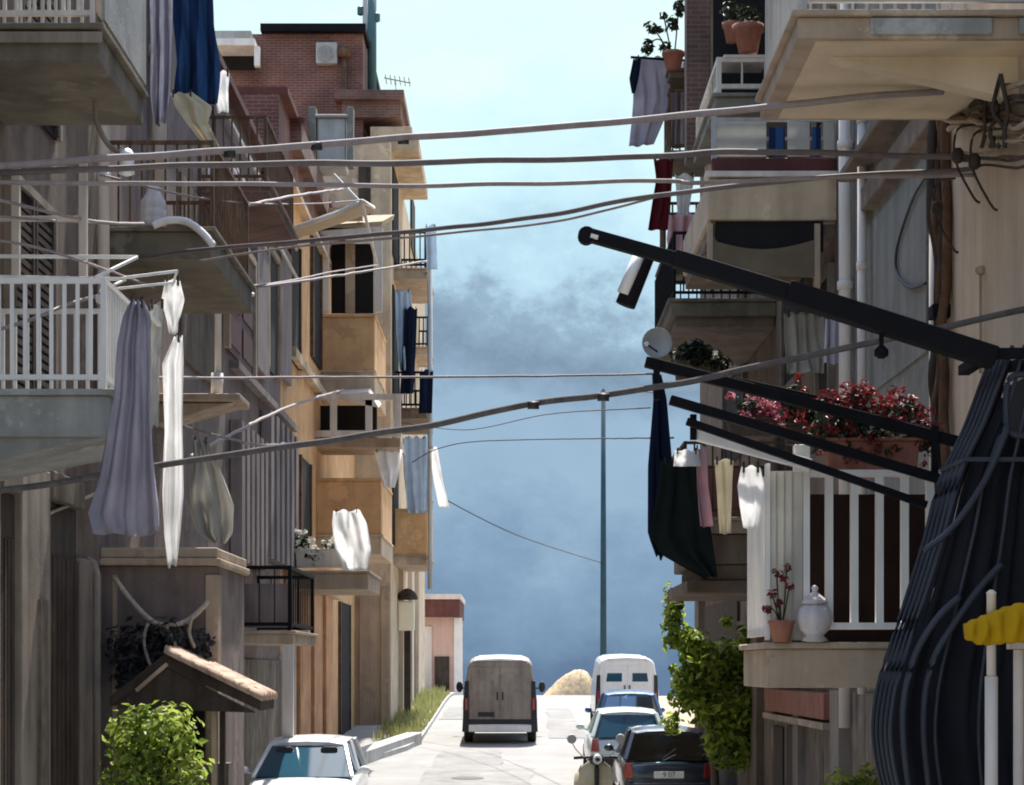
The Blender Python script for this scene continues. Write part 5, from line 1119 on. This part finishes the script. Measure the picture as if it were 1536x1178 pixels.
def car(name, label, L_, W, H, mat, cx, cy, heading, plate=None, lift=.9, gl=None):
    """L_ long, rear at -y; heading +1 drives away from us"""
    root = empty(name, (0,0,0), label, 'car'); q = MB(); y0 = -L_/2
    st = [(0,.80,.40,lift-.34),(.012,.9,.3,lift-.12),(.04,.965,.24,lift-.01),(.16,1,.2,lift+.02),(.45,1,.19,lift),(.66,1,.19,lift-.03),(.74,.99,.19,lift-.08),(.87,.96,.2,lift-.17),(.95,.9,.23,lift-.26),(.985,.8,.28,lift-.36),(1,.7,.36,lift-.44)]
    loft(q, [section(y0+u*L_, hw*W/2, zb, zt) for u,hw,zb,zt in st]); q.build('body', mat, root, smooth=True, sub=1)
    bw, tw = W*.44, W*.355; br, tr, tf, bf_ = y0+.035*L_, y0+.125*L_, y0+.50*L_, y0+.70*L_; zt = H-.05; zb = lift-.0
    q = MB(); loft(q, [[V((x,y,z)) for x,z in ((-hw,z0),(-hw*.6,z0+.035),(0,z0+.05),(hw*.6,z0+.035),(hw,z0),(hw*.96,z0-.045),(0,z0-.02),(-hw*.96,z0-.045))] for y,hw,z0 in ((tr-.03,tw*.93,zt-.03),(tr+.08,tw,zt),((tr+tf)/2,tw*1.02,zt+.015),(tf-.1,tw,zt-.005),(tf+.04,tw*.95,zt-.05))])
    for s_ in (-1,1):
        for (a,b,w_) in (((s_*bw,br,zb),(s_*tw*.97,tr,zt-.02),.085),((s_*bw,bf_,zb-.03),(s_*tw*.95,tf,zt-.04),.06),((s_*bw*1.0,(br+bf_)/2+.1,zb),(s_*tw*1.0,(tr+tf)/2+.1,zt-.02),.06)): q.bar(a,b,w_,w_*.8)
    q.build('roof', mat, root, smooth=False, bev=.012)
    def pane(nm, a,b,c,d_):
        m = MB(); P = [V(p) for p in (a,b,c,d_)]; n = (P[1]-P[0]).cross(P[3]-P[0]).normalized()*.006; m.hexa(P+[p+n for p in P]); return m.build(nm, gl or see_glass, root)
    pane('rear_window', (-bw*.95,br,zb),(bw*.95,br,zb),(tw*.93,tr-.02,zt-.05),(-tw*.93,tr-.02,zt-.05))
    pane('windscreen', (-bw*.95,bf_,zb-.03),(bw*.95,bf_,zb-.03),(tw*.93,tf+.02,zt-.06),(-tw*.93,tf+.02,zt-.06))
    for s_ in (-1,1): pane('side_window', (s_*bw,br+.08,zb),(s_*bw,bf_-.08,zb-.02),(s_*tw*.99,tf,zt-.05),(s_*tw*.99,tr+.05,zt-.05))
    for (x,y) in ((-.34,.12),(.34,.12),(-.34,-.8),(.34,-.8)):
        y = y*L_/4; q = MB(); loft(q, [[V((x+dx*w_,y+dy,z)) for dx,dy in ((-1,-.06),(1,-.06),(1,.06),(-1,.06))] for z,w_ in ((lift-.2,.23),(lift+.12,.22),(lift+.2,.16),(lift+.21,.07),(lift+.24,.08),(lift+.25,.13),(lift+.36,.13),(lift+.39,.09))]); q.build('seat', plastic_dark, root, bev=.02)
    wheels(root, W, (y0+.19*L_, y0+.80*L_))
    q = MB(); loft(q, [[V((x,y0-.035+dy,z)) for z,dy in ((.3,.05),(.34,-.0),(.52,-.0),(.56,.06),(.56,.16),(.3,.16))] for x in (-W*.43,-W*.3,0,W*.3,W*.43)]); q.build('bumper', mat if mat is not car_pale else plastic_dark, root, smooth=False, bev=.01)
    q = MB(); q.box(-W*.4,W*.4,y0+L_-.1,y0+L_+.03,.28,.46); q.build('bumper', plastic_dark, root, bev=.03)
    for s_ in (-1,1):
        q = MB(); q.hexa([V((s_*W*.36,y0-.0,.62)),V((s_*W*.465,y0+.05,.62)),V((s_*W*.465,y0+.14,.62)),V((s_*W*.36,y0+.1,.62)),V((s_*W*.38,y0+.02,lift-.04)),V((s_*W*.45,y0+.06,lift-.04)),V((s_*W*.45,y0+.16,lift-.04)),V((s_*W*.38,y0+.12,lift-.04))]); q.build('tail_light', lens_red, root, bev=.01)
        q = MB(); q.blob((s_*W*.355,y0+L_*.968,.6),.15,.09,.075,14,8); q.build('headlight', lens_clear, root, smooth=True)
        q = MB(); q.blob((s_*(W/2+.07),y0+L_*.655,lift+.06),.09,.05,.065,12,8); q.bar((s_*W*.46,y0+L_*.66,lift),(s_*(W/2+.05),y0+L_*.655,lift+.04),.035,.03); q.build('wing_mirror', mat, root, smooth=True)
    q = MB(); q.box(-.25,.25,y0-.05,y0-.036,.62-.0,.73); pt = q.build('number_plate', plate_mat, root)
    q = MB(); q.bar((-.1,br-.03,zb+.03),(.14,br+.03,zb+.2),.015,.012); q.build('wiper', plastic_dark, root)
    if plate:
        cu = bpy.data.curves.new('digits', 'FONT'); cu.body = plate; cu.size = .12; cu.extrude = .001; cu.align_x = 'CENTER'; cu.align_y = 'CENTER'
        to = bpy.data.objects.new('digits', cu); t = bpy.data.objects.new('digits', bpy.data.meshes.new_from_object(to)); bpy.data.objects.remove(to); t.data.materials.clear(); t.data.materials.append(plastic_dark); COL.objects.link(t); t.parent = pt; t.location = (0,y0-.052,.675); t.rotation_euler = (R(90),0,0)
    sl = (g(cy+1.4)-g(cy-1.4))/2.8
    root.location = (cx, cy, g(cy)); root.rotation_euler = (math.atan(sl)*heading, 0, 0 if heading > 0 else math.pi)
    return root
car('parked_car', 'black hatchback parked at the right kerb with its rear towards us beside the tree', 3.9, 1.62, 1.42, car_black, 2.62, 35.4, 1, '9 07')
car('parked_car', 'pale green white car parked just ahead of the black hatchback', 3.9, 1.62, 1.43, car_pale, 2.32, 41.6, 1, gl=car_glass)
car('parked_car', 'navy blue car parked between the pale car and the white van', 3.9, 1.62, 1.5, car_blue, 2.72, 47.6, 1)
car('parked_car', 'white car parked at the left kerb facing us below the canopy', 4.0, 1.68, 1.42, car_white, -3.13, 30.7, -1, gl=car_glass)
def van(name, label, L_, W, H, mat, roofmat, cx, cy, mirrors=True, panel=None):
    root = empty(name, (0,0,0), label, 'van'); y0 = -L_/2; q = MB()
    def sec(y, k, top, zb=.34):
        hw = W/2*k
        h = [(0,zb),(hw*.93,zb),(hw,zb+.12),(hw,1.05),(hw*.97,1.3),(hw*.86,top-.16),(hw*.8,top-.07),(hw*.7,top-.02)]
        return [V((x,y,z)) for x,z in h]+[V((0,y,top))]+[V((-x,y,z)) for x,z in h[:0:-1]]
    loft(q, [sec(y0,.965,H-.07),sec(y0+.05,1,H-.02),sec(0,1,H),sec(y0+L_*.72,1,H-.02),sec(y0+L_*.8,.98,H-.25),sec(y0+L_*.9,.96,1.2),sec(y0+L_*.985,.9,1.0),sec(y0+L_,.8,.8,.4)]); q.build('body', mat, root, smooth=False, bev=.02)
    q = MB(); loft(q, [[V((x*k,y,z)) for x,z in ((-W*.36,H-.065),(-W*.3,H-.005+dz),(0,H+.02+dz),(W*.3,H-.005+dz),(W*.36,H-.065),(0,H-.05))] for y,k,dz in ((y0-.02,.97,-.02),(y0+.1,1,0),(y0+L_*.7,1,0),(y0+L_*.74,.95,-.06))]); q.build('roof', roofmat, root)
    for s_ in (-1,1):
        q = MB(); q.hexa([V((s_*.012,y0-.014,.62)),V((s_*W*.415,y0-.014,.62)),V((s_*W*.415,y0+.01,.62)),V((s_*.012,y0+.01,.62)),V((s_*.012,y0-.014,H-.22)),V((s_*W*.365,y0-.014,H-.22)),V((s_*W*.365,y0+.01,H-.22)),V((s_*.012,y0+.01,H-.22))]); dd = q.build('rear_door', panel or mat, root, bev=.006)
        q = MB(); q.hexa([V((s_*.1,y0-.019,1.32)),V((s_*W*.355,y0-.019,1.32)),V((s_*W*.355,y0-.0142,1.32)),V((s_*.1,y0-.0142,1.32)),V((s_*.1,y0-.019,H-.36)),V((s_*W*.33,y0-.019,H-.36)),V((s_*W*.33,y0-.0142,H-.36)),V((s_*.1,y0-.0142,H-.36))]); q.build('blank_panel', panel or mat, dd, bev=.002)
        if not panel: q = MB(); q.hexa([V((s_*.14,y0-.024,1.4)),V((s_*W*.33,y0-.024,1.4)),V((s_*W*.33,y0-.0192,1.4)),V((s_*.14,y0-.0192,1.4)),V((s_*.14,y0-.024,H-.42)),V((s_*W*.31,y0-.024,H-.42)),V((s_*W*.31,y0-.0192,H-.42)),V((s_*.14,y0-.0192,H-.42))]); q.build('window', car_glass, dd)
        q = MB(); q.box(s_*.05,s_*.085,y0-.04,y0-.0142,1.1,1.3); q.build('handle', plastic_dark, dd)
        q = MB(); q.hexa([V((s_*W*.42,y0-.03,.3)),V((s_*W*.51,y0-.0,.3)),V((s_*W*.51,y0+.12,.3)),V((s_*W*.42,y0+.12,.3)),V((s_*W*.42,y0-.03,1.58)),V((s_*W*.475,y0-.0,1.58)),V((s_*W*.475,y0+.12,1.58)),V((s_*W*.42,y0+.12,1.58))]); tl = q.build('corner_trim', plastic_dark, root, bev=.01)
        q = MB(); q.box(s_*W*.435,s_*W*.47,y0-.045,y0-.028,.85,1.15); q.build('tail_light', lens_red, tl)
        if mirrors:
            q = MB(); q.blob((s_*(W/2+.17),y0+L_*.78,1.28),.09,.06,.15,12,8); q.bar((s_*W*.48,y0+L_*.78,1.24),(s_*(W/2+.14),y0+L_*.78,1.26),.05,.04); q.build('wing_mirror', plastic_dark, root, smooth=True)
    q = MB(); loft(q, [[V((x,y0-.07+c_+dy,z)) for z,dy in ((.3,.03),(.33,0),(.46,0),(.49,.04),(.49,.16),(.3,.16))] for x,c_ in ((-W*.42,.04),(-W*.25,.01),(0,0),(W*.25,.01),(W*.42,.04))]); q.build('bumper', car_white, root)
    q = MB(); q.box(-W*.42,W*.42,y0-.02,y0+.005,.495,.615); q.build('bumper_recess', plastic_dark, root)
    q = MB(); q.box(-.55,-.14,y0-.03,y0-.0191,.68,.8); q.build('number_plate', plastic_dark if panel else plate_mat, root, bev=.004)
    wheels(root, W, (y0+.2*L_, y0+.82*L_), .34, .22)
    sl = (g(cy+1.6)-g(cy-1.6))/3.2; root.location = (cx,cy,g(cy)); root.rotation_euler = (math.atan(sl),0,0); return root
van('delivery_van', 'dusty taupe van with a white roof edge driving away up the street', 4.3, 1.86, 2.14, van_taupe, car_white, X(750,50), 52.2, True, van_taupe)
van('parked_van', 'white van parked furthest up the right kerb near the crest', 4.2, 1.72, 2.05, car_white, car_white, 3.1, 56.0, False)
# scooter
def scooter(cx, cy):
    root = empty('scooter', (0,0,0), 'beige scooter with a round mirror parked facing us beside the black hatchback', 'scooter')
    q = MB(); loft(q, [[V((x*w_,y+abs(x)**2*.05,z)) for x in (-1,-.6,0,.6,1)]+[V((x*w_,y+.035+abs(x)**2*.05,z)) for x in (1,.6,0,-.6,-1)] for z,w_,y in ((.26,.2,-.34),(.4,.27,-.42),(.65,.29,-.5),(.85,.25,-.5),(.95,.12,-.5))]); q.build('leg_shield', bin_beige, root, smooth=False, bev=.01)
    q = MB(); q.box(-.035,.035,-.58,-.5,.5,.85); q.build('horn_cover', plastic_dark, root, bev=.015)
    q = MB(); q.blob((0,-.52,.98),.13,.14,.1,14,8); q.build('headset', plastic_dark, root, smooth=True)
    q = MB(); q.lathe((0,-.67,.98),[(.01,.03),(.07,.01),(.08,.05)],16,'y'); q.build('headlight', lens_clear, root)
    q = MB(); q.tube([(-.34,-.42,1.0),(0,-.5,1.02),(.34,-.42,1.0)], .02, 8); q.tube([(-.36,-.42,1.0),(-.22,-.45,1.01)], .028, 8); q.tube([(.36,-.42,1.0),(.22,-.45,1.01)], .028, 8); q.build('handlebar', plastic_dark, root)
    for s_ in (-1,1):
        q = MB(); q.tube(spline([(s_*.22,-.46,1.02),(s_*.34,-.46,1.15),(s_*.4,-.45,1.27)],4), .01, 6); o = q.build('mirror_stem', rim_mat, root)
        q = MB(); q.lathe((s_*.4,-.46,1.31),[(.01,-.02),(.07,-.02),(.08,0),(.05,.04),(.01,.05)],16,'y'); q.build('mirror', grey_metal, o)
    q = MB(); loft(q, [[V((x*w_,y,z0+h_*t)) for x,t in ((-1,0),(-.9,.7),(-.4,1),(.4,1),(.9,.7),(1,0))] for y,w_,z0,h_ in ((-.1,.12,.3,.35),(.1,.24,.28,.45),(.45,.26,.3,.48),(.75,.2,.38,.4),(.9,.08,.5,.22))]); q.build('rear_body', bin_beige, root, smooth=True)
    q = MB(); loft(q, [[V((x*w_,y,z)) for x,z in ((-1,.74),(-.8,.82),(0,.84),(.8,.82),(1,.74))] for y,w_ in ((-.05,.1),(.1,.15),(.5,.16),(.75,.11))]); q.build('seat', plastic_dark, root, smooth=False)
    q = MB(); q.box(-.2,.2,-.42,.0,.24,.3); q.build('footboard', plastic_dark, root, bev=.02)
    for y in (-.62,.55):
        q = MB(); q.lathe((0,y,.22),[(.12,-.05),(.2,-.055),(.22,-.02),(.22,.02),(.2,.055),(.12,.05)],22,'x'); o = q.build('wheel', rubber, root); k = MB(); k.lathe((0,y,.22),[(.122,-.045),(.03,-.06),(.03,.06),(.122,.045)],16,'x'); k.build('rim', rim_mat, o)
    q = MB(); loft(q, [[V((x*.08,-.62+math.sin(a)*.26,.22+math.cos(a)*.26+(.02 if abs(x)<.5 else 0))) for x in (-1,-.4,.4,1)]+[V((x*.08,-.62+math.sin(a)*.24,.22+math.cos(a)*.24)) for x in (1,-1)] for a in (-1.1,-.6,-.1,.4,.9,1.2)]); q.build('mudguard', bin_beige, root)
    q = MB(); q.tube([(0,-.62,.22),(0,-.5,.95)], .03, 8); q.build('fork', plastic_dark, root)
    root.location = (cx,cy,g(cy)); root.rotation_euler = (0,0,R(6))
scooter(X(888,33), 33)
